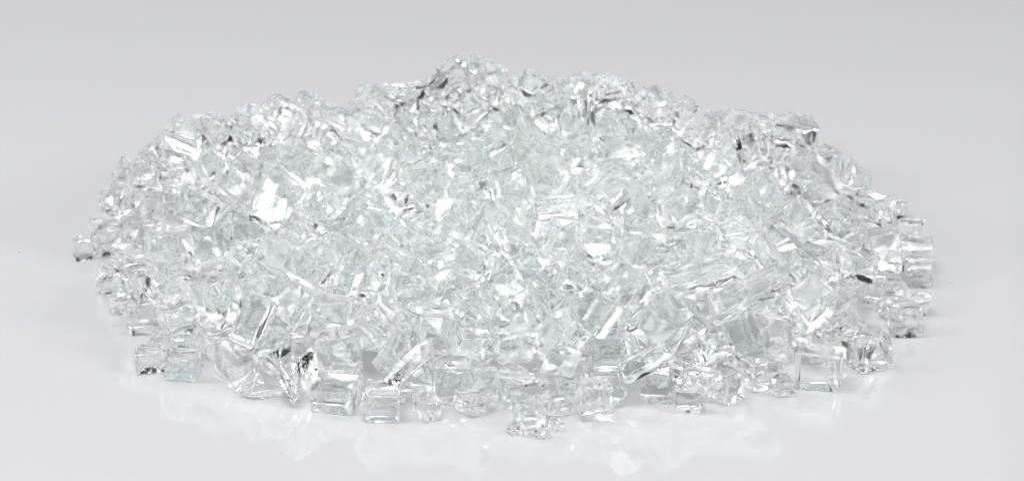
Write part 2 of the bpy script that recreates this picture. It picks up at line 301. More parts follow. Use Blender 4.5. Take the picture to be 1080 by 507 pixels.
# shape, size, x y z in centimetres, quaternion; the chips that show largest come first
POSES = [(int(q[0]), *map(float, q[1:])) for q in (l.split() for l in """\
125 1.30 -5.81 -10.34 1.11 0.562 -0.744 0.260 -0.250
130 1.28 9.27 -0.66 2.74 0.302 0.334 -0.739 0.501
26 1.32 -8.23 -7.22 1.49 0.639 0.618 0.274 0.367
141 1.14 5.52 -7.66 2.54 0.001 -0.983 -0.177 -0.049
3 1.29 4.27 -9.23 1.90 0.862 -0.252 -0.296 0.325
122 1.27 9.05 -9.52 0.63 0.734 -0.673 0.084 -0.037
71 1.28 10.42 -8.28 0.62 0.134 0.721 0.210 -0.646
137 1.29 8.85 -5.26 1.93 0.611 0.689 0.027 -0.389
147 1.08 -1.97 -9.75 1.60 0.531 0.503 -0.416 0.540
10 1.33 0.25 -9.53 1.38 0.483 0.631 -0.387 -0.467
101 1.10 8.82 -7.43 1.43 0.254 -0.912 -0.295 -0.132
55 1.28 0.09 -3.13 3.32 0.532 -0.263 0.119 0.796
157 1.07 -3.62 -9.19 1.67 0.217 0.812 0.416 0.348
63 1.13 3.25 -4.15 3.94 0.240 0.250 -0.038 -0.937
8 1.04 -3.64 -8.25 2.60 0.432 -0.688 -0.581 -0.052
91 1.04 -2.36 -10.62 0.93 0.237 -0.424 0.543 0.685
94 1.00 -4.59 -10.95 0.40 0.091 -0.095 -0.693 0.709
132 1.01 -7.12 -8.71 1.29 0.323 -0.759 -0.390 -0.410
159 1.30 -8.22 -0.53 2.69 0.743 0.331 -0.430 -0.391
51 1.07 -6.96 -2.46 2.67 0.440 -0.839 0.015 0.319
109 1.09 2.91 -6.27 2.83 0.711 -0.372 -0.344 -0.488
149 1.27 6.99 -7.94 2.26 0.944 -0.221 -0.214 0.119
142 1.12 -0.75 -9.27 2.36 0.203 0.157 0.965 -0.060
121 1.11 6.47 -1.65 3.38 0.396 -0.069 -0.427 0.810
55 1.04 0.84 -11.83 0.52 1.000 0.000 0.000 0.030
35 1.27 0.37 -6.07 2.76 0.233 0.324 -0.400 0.825
106 1.11 2.74 -8.56 1.55 0.407 0.782 0.015 0.471
34 1.09 5.27 -3.83 3.09 0.847 0.043 -0.210 -0.486
153 0.93 -5.73 -6.59 2.35 0.316 0.019 -0.522 0.792
85 1.11 -8.70 -3.56 1.69 0.842 0.489 0.095 0.209
51 1.07 10.22 -2.03 1.93 0.848 0.391 -0.047 0.355
43 1.17 -9.71 -5.18 1.57 0.229 -0.623 -0.198 -0.721
130 0.96 -9.11 -1.78 2.25 0.375 0.391 0.319 -0.777
75 1.06 5.82 -9.98 1.49 0.375 -0.007 0.367 -0.851
58 0.97 -9.29 -7.87 1.44 0.204 -0.592 -0.178 -0.759
59 1.18 -2.62 -3.26 3.25 0.664 -0.631 -0.011 -0.402
131 1.05 3.60 -8.58 2.44 0.085 -0.564 0.608 -0.553
54 1.31 -1.13 0.33 4.98 0.211 0.333 -0.712 0.582
145 1.06 -5.06 -0.25 2.78 0.864 0.366 -0.060 -0.340
11 1.00 4.04 -10.37 1.15 0.786 0.562 -0.028 0.257
89 0.90 -3.48 -11.82 0.42 1.000 0.000 0.000 0.015
88 1.07 7.78 -0.39 3.86 0.431 0.284 -0.786 -0.341
18 0.89 11.92 -5.98 0.37 1.000 0.000 0.000 0.025
1 0.99 2.59 -11.72 0.78 0.658 0.000 0.000 0.753
121 1.06 -3.98 -5.19 3.13 0.412 0.562 0.655 0.294
76 1.07 -1.42 -10.59 0.54 0.687 0.000 0.000 0.727
54 1.12 2.10 -0.59 4.82 -0.646 0.318 0.691 0.057
31 1.07 10.46 -4.15 1.44 0.056 0.098 0.021 0.993
118 1.07 7.22 -9.51 0.47 0.510 0.000 0.000 0.860
58 0.96 2.20 -7.52 2.54 0.158 0.453 0.643 -0.597
19 1.30 1.62 -5.91 2.51 0.307 -0.634 -0.094 0.704
12 1.30 1.43 -7.21 1.75 0.278 0.407 0.556 0.669
152 1.28 -5.98 -7.68 1.79 0.824 -0.339 -0.452 0.053
64 1.00 -9.12 -8.99 0.41 0.999 -0.000 -0.000 -0.050
85 1.06 11.66 -1.48 0.67 0.648 0.280 0.243 -0.666
28 0.95 -6.71 -10.21 0.40 0.279 0.517 -0.472 0.658
29 1.00 -0.57 -7.85 3.03 0.961 -0.113 0.196 -0.158
12 1.30 -2.67 -8.24 2.13 0.418 -0.371 -0.331 0.760
106 1.05 -9.77 -0.44 4.30 -0.817 0.532 -0.191 0.115
20 1.12 -7.56 -9.11 0.50 0.189 0.417 0.529 0.715
87 0.87 7.98 -8.00 1.81 0.195 -0.366 -0.522 -0.746
47 1.16 -4.67 -8.64 0.59 0.893 0.000 0.000 -0.450
74 1.01 1.42 -9.60 1.37 0.762 -0.239 -0.429 -0.422
68 1.11 6.74 -8.73 1.39 0.623 0.239 0.545 0.508
146 1.02 -1.93 -6.76 2.36 0.007 0.955 0.216 0.203
95 0.90 1.81 -4.58 3.44 0.249 -0.963 0.078 -0.067
108 1.14 8.46 -3.59 2.28 0.188 0.863 0.394 0.253
61 0.92 5.38 -11.03 0.86 0.319 0.000 0.000 0.948
62 1.01 3.82 -1.12 3.84 0.162 0.396 0.859 -0.282
85 0.89 -1.01 -9.23 1.25 0.274 0.525 0.570 0.569
121 0.96 -2.55 -1.78 3.52 0.323 0.111 0.061 -0.938
1 1.14 -5.54 -2.75 2.58 0.102 0.403 0.336 -0.845
116 1.14 -4.98 3.27 3.11 0.126 -0.893 0.423 0.085
157 1.01 1.52 0.53 4.74 -0.628 -0.387 0.038 0.674
85 0.97 0.57 -7.90 1.37 0.081 0.501 0.457 0.731
98 0.97 6.08 -10.28 0.46 0.000 -0.428 -0.904 0.000
47 1.11 -3.63 -1.00 3.11 0.221 -0.293 -0.873 0.323
43 1.30 4.67 -0.36 3.45 0.448 0.682 -0.115 0.566
102 1.06 3.91 -6.16 2.58 0.262 0.629 -0.214 -0.700
127 1.04 -4.88 -8.18 1.53 0.023 -0.675 0.105 0.730
45 1.34 -0.33 -5.22 2.33 0.010 -0.421 0.287 -0.861
67 1.33 7.67 -7.51 0.73 0.746 -0.085 0.654 0.095
30 1.09 -7.07 2.59 3.42 -0.538 -0.560 0.626 0.074
71 1.02 -0.38 -0.22 5.82 -0.025 -0.512 -0.068 0.856
109 0.80 -10.69 -5.61 1.41 0.368 0.326 -0.681 -0.543
119 1.06 -4.07 -7.17 2.47 0.524 -0.185 0.820 0.136
114 1.02 11.54 -0.10 1.67 0.111 0.132 0.708 0.684
37 0.98 7.84 -0.23 2.54 0.465 0.755 -0.183 0.424
145 1.17 0.87 0.51 3.63 0.012 -0.898 0.068 0.434
20 0.93 1.73 -10.13 1.11 0.965 0.009 0.108 0.239
95 1.32 -2.96 0.76 3.35 0.649 0.480 -0.326 -0.491
148 1.09 -10.38 -2.01 1.34 0.781 0.014 -0.022 0.624
153 1.00 -1.55 -5.20 2.87 0.255 0.593 0.690 0.327
27 1.16 7.51 -5.50 2.31 0.791 -0.410 0.453 -0.024
159 0.95 -0.46 0.06 3.85 0.419 0.858 0.113 0.276
66 0.86 -8.58 -0.81 4.34 -0.883 -0.007 -0.463 -0.079
136 1.05 4.28 -10.45 0.41 0.999 0.000 0.000 -0.047
25 0.99 2.07 -2.04 3.99 0.155 -0.300 0.849 0.406
81 1.14 -12.32 0.20 0.43 0.000 -0.682 0.732 0.000
145 1.01 -1.87 -0.33 5.78 -0.457 0.332 0.166 -0.808
129 0.92 -3.19 3.44 4.18 -0.576 0.307 0.493 0.575
43 0.80 3.04 -0.79 5.58 0.735 0.330 -0.589 0.070
88 0.76 -0.74 -11.40 0.25 0.482 0.000 0.000 0.876
42 1.01 -8.16 0.32 3.98 -0.652 0.560 0.487 0.156
109 0.84 12.72 -2.43 0.34 0.726 0.000 0.000 0.687
56 1.12 6.22 -3.18 3.00 0.591 0.584 -0.205 0.518
92 1.30 5.53 -4.09 1.97 0.047 0.632 0.772 -0.051
60 1.03 2.98 -9.82 0.99 0.002 -0.010 0.321 0.947
22 1.05 -5.53 -9.17 1.68 0.319 0.649 -0.679 -0.123
1 0.91 8.60 0.34 4.06 -0.300 0.627 0.309 -0.649
114 1.12 -0.80 -0.65 2.96 0.058 0.486 -0.481 0.727
0 1.07 -10.70 -5.72 0.55 0.663 -0.000 -0.000 0.749
154 0.96 4.46 -3.07 3.57 0.854 -0.133 -0.169 0.474
101 1.07 1.32 -2.05 3.12 0.634 -0.411 -0.323 0.571
134 1.00 -0.05 -7.43 1.90 0.366 -0.826 0.402 0.153
142 0.93 -4.12 3.44 3.24 0.695 0.071 0.480 0.531
118 0.95 -2.82 -5.01 2.64 0.373 0.051 -0.908 0.184
70 1.09 -6.47 -5.69 2.29 0.014 -0.884 -0.406 0.229
77 0.85 -10.06 -8.39 0.33 0.999 0.000 0.000 0.040
110 1.06 -1.67 -0.00 3.50 0.599 -0.011 0.716 0.359
20 1.04 -6.18 2.86 3.07 0.213 0.867 -0.413 -0.182
43 1.04 6.75 -4.15 2.52 0.420 0.719 -0.361 -0.419
114 1.26 -1.65 1.45 3.76 0.058 0.251 -0.192 -0.947
158 0.93 -3.02 -9.73 1.14 0.290 0.730 0.575 0.228
111 0.97 5.44 -9.46 0.97 0.505 0.086 0.450 -0.731
159 0.76 -11.11 0.41 2.46 0.174 0.004 0.341 0.924
39 0.77 -2.05 -11.53 0.28 0.539 0.000 0.000 0.843
111 1.07 -7.24 -4.80 1.57 0.766 -0.391 0.355 0.367
131 1.00 7.09 -3.08 2.70 0.692 -0.166 -0.167 0.682
27 0.92 4.76 -7.24 2.43 0.002 0.141 -0.585 -0.799
81 0.82 5.05 0.64 4.42 -0.810 0.514 -0.028 0.280
73 1.06 -3.29 -6.34 2.24 0.325 -0.437 0.570 0.616
97 0.90 6.36 0.85 3.58 -0.310 0.376 0.859 0.156
104 1.13 -9.91 0.48 2.35 0.087 0.849 -0.209 -0.477
27 0.90 -12.02 0.18 1.90 -0.284 0.664 -0.402 0.562
85 1.01 3.70 -3.91 3.00 0.262 -0.431 -0.491 -0.710
97 0.97 4.31 -0.08 4.98 0.351 -0.264 0.860 -0.260
130 0.82 10.63 1.73 2.22 -0.820 -0.133 0.430 -0.353
82 0.97 -7.00 -0.17 2.63 0.098 0.933 -0.249 -0.241
37 0.98 12.77 -1.03 0.40 0.759 0.000 0.000 0.651
123 0.78 5.29 -11.23 0.23 0.438 -0.542 -0.515 -0.499
127 1.12 -9.12 0.96 2.87 0.326 0.074 0.942 -0.018
60 1.11 0.40 -10.78 0.34 0.469 0.494 -0.570 -0.460
105 0.97 9.61 -7.42 0.40 0.945 0.000 0.000 -0.328
118 0.79 -0.41 -10.41 0.36 0.491 -0.506 -0.549 -0.448
121 0.92 2.85 -10.75 0.47 0.784 0.603 0.007 0.152
118 0.98 -6.56 -9.26 0.93 0.842 0.271 -0.313 0.346
46 0.90 -4.43 -9.98 0.46 0.992 0.000 0.000 -0.128
93 1.32 8.94 0.60 2.81 0.684 -0.482 -0.218 -0.502
44 1.09 10.27 -4.68 0.61 0.500 0.563 0.517 0.406
85 1.10 -7.11 -6.14 1.40 0.418 0.589 0.610 0.326
48 0.81 5.62 1.39 4.22 -0.415 0.790 0.261 0.367
81 1.18 -9.58 -6.40 1.21 0.413 0.196 -0.217 0.863
146 1.01 0.78 -5.16 2.68 0.018 0.606 0.779 -0.159
77 1.30 -4.35 -3.83 2.53 0.772 0.453 0.147 -0.420
72 0.91 4.82 -6.37 2.58 0.016 0.709 0.701 0.082
72 1.30 1.23 -0.65 3.31 0.177 -0.094 -0.708 -0.677
5 1.14 -8.20 -0.46 1.08 0.222 0.552 -0.088 -0.799
75 0.67 1.60 -11.43 0.29 0.958 0.000 0.000 0.287
47 0.78 0.84 2.39 4.78 -0.585 -0.620 0.249 -0.460
51 0.86 0.31 -0.81 3.60 0.236 -0.704 0.525 -0.415
87 0.96 9.83 6.25 1.94 0.692 0.032 -0.719 0.061
107 1.14 2.00 -9.22 0.31 0.744 0.000 0.000 0.668
24 0.97 -1.95 -2.57 2.98 0.179 0.121 -0.670 -0.710
50 0.55 7.91 -10.23 0.35 0.595 0.000 0.000 0.804
29 1.28 -10.63 1.52 1.51 0.645 0.755 0.053 0.103
152 1.02 -6.24 -3.16 2.04 0.019 -0.613 0.659 -0.437
9 1.08 -9.18 -7.73 0.39 0.111 0.000 0.000 0.994
16 1.12 -10.37 0.31 1.51 0.755 0.093 0.263 0.593
140 0.93 11.32 -3.55 0.35 0.541 -0.454 0.571 0.419
87 1.01 10.15 -6.41 0.41 0.252 -0.299 -0.620 -0.680
1 1.08 -11.89 1.35 0.49 0.424 0.687 -0.285 -0.517
148 1.01 3.26 0.06 3.81 0.189 -0.905 -0.150 0.350
127 1.12 -4.62 -5.82 2.38 0.388 0.662 0.582 0.269
132 0.83 2.76 -0.61 3.48 0.626 -0.621 -0.214 -0.421
123 1.08 -1.15 -7.95 2.01 0.192 0.113 -0.656 0.721
40 1.18 -6.47 0.97 2.29 0.813 -0.292 0.495 -0.097
21 1.07 -7.93 -7.85 0.53 0.859 0.000 0.000 -0.512
58 0.80 -11.91 -2.76 0.42 0.734 0.000 0.000 0.679
34 1.13 9.20 -4.40 1.55 0.772 0.027 0.005 0.635
48 0.96 -0.47 1.18 5.62 -0.285 -0.931 0.146 0.177
145 1.02 -4.19 -1.48 2.33 0.510 0.607 0.609 0.014
98 1.26 5.33 0.32 2.90 0.461 0.558 0.099 0.683
86 1.11 4.06 -9.31 1.01 0.291 -0.582 -0.758 0.047
144 0.94 -3.48 -2.76 2.94 0.575 -0.094 -0.696 0.419
48 1.10 -0.91 -3.97 2.65 0.378 0.008 -0.881 -0.285
93 1.04 2.24 -3.36 3.42 0.265 -0.243 -0.909 0.213
9 0.65 -13.08 -0.18 0.23 0.989 0.000 0.000 0.149
132 0.76 6.36 -5.41 2.32 0.303 0.778 -0.491 0.250
75 1.05 -5.25 -4.94 2.09 0.119 -0.079 0.756 0.639
42 1.11 -5.79 -0.55 2.09 0.279 -0.909 0.289 0.112
4 0.78 12.78 1.05 0.37 0.767 0.000 0.000 0.641
128 1.06 -7.67 3.50 2.94 0.533 -0.748 0.077 0.389
110 0.90 7.57 0.91 4.14 -0.059 -0.104 0.618 -0.777
48 0.85 -12.03 2.00 1.62 0.015 -0.674 0.062 -0.736
109 0.77 -10.17 0.19 3.42 0.183 -0.606 0.247 -0.734
93 1.08 4.17 -1.63 3.12 0.003 0.684 0.487 0.544
122 1.02 -11.46 -1.30 0.49 0.970 0.000 0.000 0.242
71 0.86 11.65 -4.79 0.39 0.878 0.000 0.000 0.479
88 1.11 -6.44 7.02 2.12 0.766 0.367 -0.444 0.285
121 1.28 -0.20 2.85 3.43 0.409 -0.732 0.472 0.273
81 1.14 -4.00 7.87 2.25 0.592 -0.579 0.341 -0.445
135 0.80 -1.43 -1.94 2.81 0.143 -0.233 0.662 -0.698
61 0.82 -11.20 -3.41 1.06 0.994 -0.000 -0.000 -0.106
53 1.06 -6.81 -4.46 2.09 0.740 -0.515 -0.117 -0.417
67 1.29 -5.76 4.45 2.60 0.072 -0.959 0.094 0.259
43 1.04 7.02 1.51 3.15 0.130 0.842 -0.374 -0.366
40 0.86 -2.54 -3.59 2.44 0.356 0.210 -0.098 -0.905
101 0.92 6.62 -7.19 1.70 0.142 0.011 0.809 0.571
46 0.60 12.39 -4.54 0.31 0.727 0.000 0.000 0.686
152 0.80 1.97 -8.70 1.15 0.505 -0.182 -0.333 0.775
76 0.91 -4.06 0.92 2.75 0.599 -0.200 -0.547 0.549
131 1.06 11.58 5.07 0.47 0.611 -0.582 0.387 -0.373
49 0.91 -8.36 -5.00 1.38 0.017 -0.905 -0.348 -0.243
13 0.83 -7.22 3.84 3.62 0.864 0.353 -0.281 0.224
131 1.29 6.00 2.39 2.84 0.030 0.721 -0.289 0.628
0 1.11 -9.03 0.79 1.56 0.247 -0.278 0.921 -0.113
130 0.96 9.85 -2.97 1.03 0.866 -0.463 0.190 -0.005
92 0.60 -11.28 -4.37 0.31 0.994 0.000 0.000 0.109
60 1.15 -10.71 -4.70 1.21 0.995 0.000 0.000 0.096
70 0.93 -8.06 -6.01 1.48 0.815 0.115 -0.504 -0.263
95 0.83 -1.66 -3.73 2.53 0.263 -0.622 0.683 0.277
6 0.99 -11.00 3.31 2.38 0.086 0.373 -0.195 -0.903
17 0.87 -0.15 -4.39 2.88 0.134 -0.915 -0.076 0.374
130 0.98 -0.04 4.66 3.46 0.193 0.134 -0.889 0.393
39 0.67 -9.83 -6.86 0.25 0.789 0.000 0.000 0.614
140 0.94 -5.33 2.41 2.52 0.679 -0.250 -0.049 0.688
106 0.83 1.32 -10.74 0.42 0.647 0.000 0.000 0.762
50 0.98 10.52 4.45 1.30 0.505 -0.495 -0.538 -0.460
121 0.99 6.32 -6.04 2.00 0.626 -0.301 0.251 0.674
3 0.96 3.62 1.96 3.55 0.744 0.477 -0.150 0.442
94 0.86 -10.59 1.62 3.02 -0.747 -0.489 0.153 -0.424
149 1.11 -6.07 2.81 2.22 0.676 -0.262 0.099 -0.682
145 0.90 -6.97 2.74 2.30 0.372 -0.658 0.417 -0.504
21 0.97 -0.35 -6.72 2.44 0.291 0.831 -0.190 -0.433
26 0.86 8.97 -7.00 0.43 0.919 0.290 -0.113 -0.244
117 0.40 0.72 -12.68 0.17 0.995 0.000 0.000 0.100
150 0.82 3.56 0.70 4.74 0.340 -0.628 -0.450 -0.536
61 0.93 -3.06 -10.60 0.22 0.998 0.000 0.000 0.068
4 1.13 -10.88 0.00 0.67 0.781 0.622 -0.001 0.057
29 0.76 2.63 0.32 5.06 0.766 0.470 -0.149 -0.413
34 1.06 -1.62 1.91 4.98 -0.892 0.221 0.362 0.155
125 0.76 7.10 -6.19 1.99 0.035 -0.648 0.202 -0.733
63 1.31 -8.47 1.86 2.11 0.908 -0.038 -0.386 0.156
46 1.11 6.92 5.62 1.97 0.839 -0.113 -0.316 0.429
4 0.60 12.66 3.05 0.29 0.643 0.000 0.000 0.766
157 0.94 3.60 -7.38 2.10 0.422 0.839 -0.196 0.282
63 0.51 11.92 -2.98 0.23 0.644 0.000 0.000 0.765
155 1.13 -9.70 -1.07 1.30 0.529 0.506 -0.369 0.573
130 1.03 4.47 2.26 4.10 0.247 0.451 0.048 0.856
51 1.00 -2.65 2.67 3.22 0.384 0.299 -0.034 -0.873
92 0.97 0.96 -9.04 0.44 0.695 0.718 0.001 -0.024
8 0.32 1.49 -12.48 0.19 0.454 0.000 0.000 0.891
57 1.13 -3.47 5.22 2.34 0.813 0.089 -0.484 0.310
142 0.34 1.16 -12.99 0.15 0.825 0.000 0.000 0.565
120 0.92 11.21 1.62 1.44 0.000 -0.192 -0.981 0.000
114 0.60 -12.89 1.76 0.22 0.999 0.000 0.000 0.050
149 1.29 -2.07 4.81 3.46 0.554 -0.289 0.158 -0.764
50 1.19 6.27 -5.70 0.76 0.269 0.000 0.000 -0.963
53 1.05 -3.49 -3.46 2.54 0.132 -0.746 -0.490 0.431
123 0.82 0.96 -5.88 1.36 0.598 -0.303 -0.652 0.355
33 0.35 0.33 -12.73 0.13 0.540 0.000 0.000 0.841
112 1.07 3.61 -0.74 3.23 0.714 -0.421 0.482 0.283
34 1.31 -6.68 -7.83 1.06 0.082 0.885 0.237 -0.393
127 0.78 2.45 5.16 3.74 0.696 -0.615 0.370 0.013
94 1.26 3.10 -4.69 2.42 0.663 0.165 0.723 -0.102
125 1.31 10.59 -1.16 0.44 0.059 -0.632 0.146 0.758
139 1.03 5.28 -1.48 2.47 0.427 -0.464 0.771 -0.087
117 1.27 1.28 2.05 3.61 0.003 -0.742 0.602 0.294
126 1.31 -6.87 -1.20 1.87 0.078 0.488 -0.538 -0.683
25 0.79 -2.89 -8.49 1.08 0.384 -0.149 -0.740 -0.531
102 1.17 2.56 0.50 3.17 0.644 0.428 -0.135 -0.619
123 1.05 5.09 -5.43 2.22 0.230 0.619 -0.747 -0.079
10 0.95 3.81 -7.97 1.48 0.476 0.752 0.453 -0.051
75 0.76 -12.00 3.24 1.70 -0.244 -0.031 0.952 -0.183
5 1.01 0.70 -5.44 1.91 0.500 0.580 -0.131 -0.629
91 0.92 -0.11 -9.76 0.24 0.012 -0.978 -0.211 -0.001
29 0.90 12.29 2.37 0.43 1.000 -0.000 -0.000 -0.027
16 0.87 -5.00 8.30 1.48 0.731 -0.633 0.234 0.104
142 1.02 -4.59 -6.86 1.36 0.355 0.465 0.488 -0.648
52 0.76 -12.11 0.90 1.42 -0.086 0.935 0.140 0.314
101 1.12 -6.77 5.66 2.12 0.451 -0.219 -0.791 0.349
142 1.28 -4.51 9.26 1.62 0.660 0.465 -0.486 0.335
20 0.88 2.00 2.62 4.46 -0.900 -0.166 0.353 0.195
51 1.30 -4.40 10.27 1.27 0.098 0.102 0.714 0.685
60 0.78 -8.35 1.41 3.70 -0.480 -0.649 -0.475 -0.351
137 0.78 2.99 -2.77 3.15 0.898 0.276 0.096 -0.329
37 0.72 -12.62 3.97 0.29 0.967 -0.000 -0.000 -0.256
153 1.08 2.66 -6.17 2.17 0.472 -0.176 0.088 -0.859
140 1.10 4.86 1.29 3.28 0.380 -0.102 -0.429 -0.813
150 0.96 -3.94 -7.97 1.05 0.478 0.859 -0.174 0.064
135 0.80 -0.70 -9.10 0.38 0.000 0.466 -0.885 0.000
25 0.79 5.70 -8.27 1.15 0.419 0.508 -0.635 0.403
12 0.77 3.58 1.81 4.74 -0.949 0.310 -0.006 0.050
3 1.17 2.73 -2.10 2.62 0.069 -0.589 0.511 -0.622
52 0.93 4.47 -4.65 2.19 0.084 0.709 -0.696 -0.076
55 1.18 5.14 5.16 2.71 0.191 -0.006 0.817 -0.545
5 1.07 -1.62 6.62 3.98 -0.780 -0.586 0.069 -0.206
123 1.30 2.95 -8.06 0.63 0.000 -0.994 -0.113 0.000
67 0.94 -5.33 -6.04 1.66 0.134 -0.344 0.026 -0.929
91 1.08 -2.40 -5.14 1.56 0.361 -0.029 0.932 0.037
96 0.84 -8.26 5.78 2.30 -0.052 -0.112 0.444 0.887
154 1.06 -2.06 -6.83 1.45 0.242 -0.494 -0.047 -0.834
146 1.30 7.56 2.52 2.69 0.497 -0.188 0.784 0.320
12 0.79 -1.77 -1.10 2.85 0.812 0.255 0.422 -0.313
133 1.11 -9.36 2.29 3.38 -0.826 0.537 0.172 0.003
54 1.09 -7.85 5.32 1.42 0.333 0.939 0.073 0.037
53 1.09 5.16 -6.69 1.94 0.491 0.829 -0.210 -0.168
26 0.77 -0.82 -2.79 2.54 0.904 0.421 0.064 0.050
103 0.86 3.78 5.09 3.70 0.239 -0.391 -0.747 0.482
82 1.32 3.51 -2.82 2.14 0.585 0.766 0.076 0.258
154 0.93 8.74 4.77 2.36 0.064 -0.767 -0.637 0.031
60 1.06 6.13 -0.14 3.07 0.447 0.716 0.230 -0.484
3 1.07 -7.95 4.28 1.31 0.671 -0.202 -0.196 -0.686
100 1.07 2.08 -4.28 2.80 0.780 0.178 0.578 0.161
153 1.07 5.11 -6.11 0.92 0.243 -0.726 -0.243 -0.595
148 0.98 8.81 -1.76 2.13 0.692 -0.034 0.442 0.569
108 0.97 1.97 -7.65 0.43 0.039 0.187 -0.485 -0.853
98 0.90 1.79 9.45 2.19 0.389 -0.297 -0.850 0.195
112 0.98 8.74 0.03 1.91 0.016 0.150 -0.065 -0.986
48 0.78 8.37 -5.83 1.20 0.117 0.159 0.798 0.570
89 0.80 0.04 -1.22 2.85 0.024 0.463 -0.503 0.729
45 1.13 -4.14 4.57 2.13 0.228 0.519 -0.071 0.821
152 1.27 6.52 -7.76 0.69 0.095 0.046 -0.235 -0.966
144 0.97 7.33 -6.40 1.22 0.484 0.332 -0.581 0.563
3 0.95 -4.76 0.60 2.15 0.147 -0.322 -0.823 -0.444
20 0.77 2.69 -5.43 3.20 0.748 0.199 0.521 0.359
6 0.98 0.73 6.65 2.83 0.628 -0.340 0.381 0.587
28 1.15 -8.00 2.50 0.56 0.082 0.739 -0.635 0.210
63 1.00 -3.36 -7.17 0.28 0.000 0.817 0.577 0.000
138 1.27 4.65 -7.85 0.58 0.530 -0.145 0.070 0.833
95 1.06 -11.19 2.78 0.95 0.287 0.000 0.000 -0.958
144 0.88 -6.98 4.73 3.02 -0.476 -0.130 0.516 -0.700
114 1.30 10.73 0.21 0.48 0.993 0.000 -0.000 -0.115
155 1.28 8.94 9.10 0.59 0.572 0.704 0.335 0.254
130 0.93 -1.36 -6.45 1.84 0.211 -0.247 0.946 -0.013
69 0.87 -9.04 0.56 3.98 0.349 -0.704 -0.564 0.254
15 1.07 10.53 -2.99 0.27 0.905 0.000 0.000 0.426
61 1.04 7.21 -3.59 1.95 0.208 -0.449 0.862 -0.110
106 1.00 8.33 -1.05 1.63 0.321 -0.060 -0.004 -0.945
116 1.09 -3.44 1.98 2.55 0.738 -0.148 0.079 -0.654
118 1.04 8.74 2.10 2.92 0.742 -0.505 -0.380 -0.221
138 1.30 3.09 9.00 2.34 0.820 -0.189 0.155 0.517
56 1.02 8.01 -2.44 1.76 0.305 0.854 -0.413 -0.082
133 0.89 -3.89 3.34 2.33 0.565 -0.362 -0.097 0.735
71 1.05 -8.53 -7.03 0.47 0.170 -0.135 -0.714 0.665
23 1.05 0.31 -3.44 2.25 0.053 -0.969 0.146 -0.192
19 1.17 0.28 0.54 2.83 0.774 -0.384 0.264 0.427
151 1.12 2.63 3.58 3.94 0.347 -0.652 0.629 -0.241
151 0.79 6.02 -9.05 0.35 0.865 0.000 0.000 0.502
54 1.07 5.32 -2.93 2.03 0.149 -0.580 -0.797 0.075
52 0.83 4.94 -6.83 1.14 0.176 0.225 -0.914 -0.287
120 1.02 -0.50 -1.32 2.23 0.066 0.608 -0.595 0.522
14 0.97 -5.26 6.07 2.00 0.794 0.566 -0.210 -0.071
150 1.01 -2.52 -2.31 2.49 0.809 0.043 0.383 -0.444
1 1.08 7.01 0.65 2.36 0.244 -0.497 -0.574 0.603
78 1.17 1.10 5.86 2.52 0.577 -0.693 -0.190 0.389
29 1.08 7.11 7.94 1.04 0.020 -0.698 0.523 0.489
110 0.86 4.02 3.56 3.82 0.817 -0.371 -0.281 0.341
117 0.83 0.83 5.61 3.70 -0.346 0.233 -0.872 0.256
44 0.92 10.11 -1.89 1.01 0.348 0.224 -0.430 0.803
62 0.89 9.90 7.23 1.10 0.140 -0.000 -0.000 -0.990
20 1.08 0.14 1.35 3.17 0.180 -0.453 0.821 0.298
67 1.07 0.99 -1.83 2.27 0.224 -0.654 -0.710 0.136
14 0.92 -8.85 0.32 0.39 0.595 0.681 -0.343 -0.255
112 0.92 -6.13 5.21 1.90 0.468 -0.051 0.207 -0.858
42 1.06 8.27 -6.54 0.37 0.000 -0.460 0.888 0.000
80 1.08 7.83 10.13 0.58 0.427 0.000 0.000 0.904
48 0.89 -4.82 5.00 1.64 0.078 -0.384 0.814 0.428
24 0.76 3.39 5.29 2.72 0.721 -0.283 -0.628 0.071
104 0.85 5.27 6.72 2.78 -0.159 -0.352 -0.855 -0.347
78 0.97 -1.97 -7.41 0.20 0.679 0.644 0.290 0.200
80 0.93 -3.31 -5.32 2.15 0.261 -0.639 -0.668 0.277
125 1.08 -4.06 -2.51 2.29 0.061 -0.007 0.907 -0.417
6 0.78 -7.35 -1.97 0.97 0.570 -0.181 0.293 -0.746
109 1.06 -7.63 0.05 1.62 0.550 0.526 -0.137 0.634
137 0.93 4.73 -9.13 0.23 0.321 0.000 0.000 -0.947
27 1.05 9.80 -0.85 1.27 0.245 0.154 -0.692 -0.661
72 1.00 2.58 -7.12 1.40 0.005 0.227 -0.959 0.171
23 0.98 9.47 3.11 2.24 0.824 -0.147 0.534 0.122
26 1.10 -7.47 0.32 0.48 0.674 -0.237 -0.642 -0.278
139 1.01 8.90 6.08 1.93 0.094 0.026 -0.002 0.995
20 0.99 -5.76 1.26 2.11 0.365 -0.892 0.148 0.222
77 0.76 -12.07 5.41 0.90 -0.109 -0.791 -0.599 0.064
70 0.81 1.55 4.70 3.70 0.681 0.263 0.057 -0.681
27 0.84 1.31 3.53 3.86 0.619 0.011 -0.294 -0.728
146 0.99 -0.07 9.78 1.77 0.356 0.089 -0.766 0.529
135 1.13 3.05 -4.85 1.14 0.487 0.001 0.058 -0.871
133 0.77 -7.90 -3.28 1.55 0.709 -0.660 -0.141 0.205
2 0.98 1.23 -3.67 2.27 0.512 -0.456 0.575 -0.447
86 1.18 -2.99 -7.18 1.17 0.833 -0.019 0.098 -0.545
11 0.92 10.65 -3.08 0.71 0.452 -0.482 0.564 -0.496
115 0.93 2.58 -3.78 2.15 0.462 -0.342 0.655 -0.491
23 0.88 -3.05 6.19 2.82 0.215 0.041 -0.489 0.844
50 1.15 -8.72 -2.68 1.20 0.523 0.450 -0.216 0.691
153 0.94 2.51 2.86 3.11 0.852 -0.300 -0.194 0.382
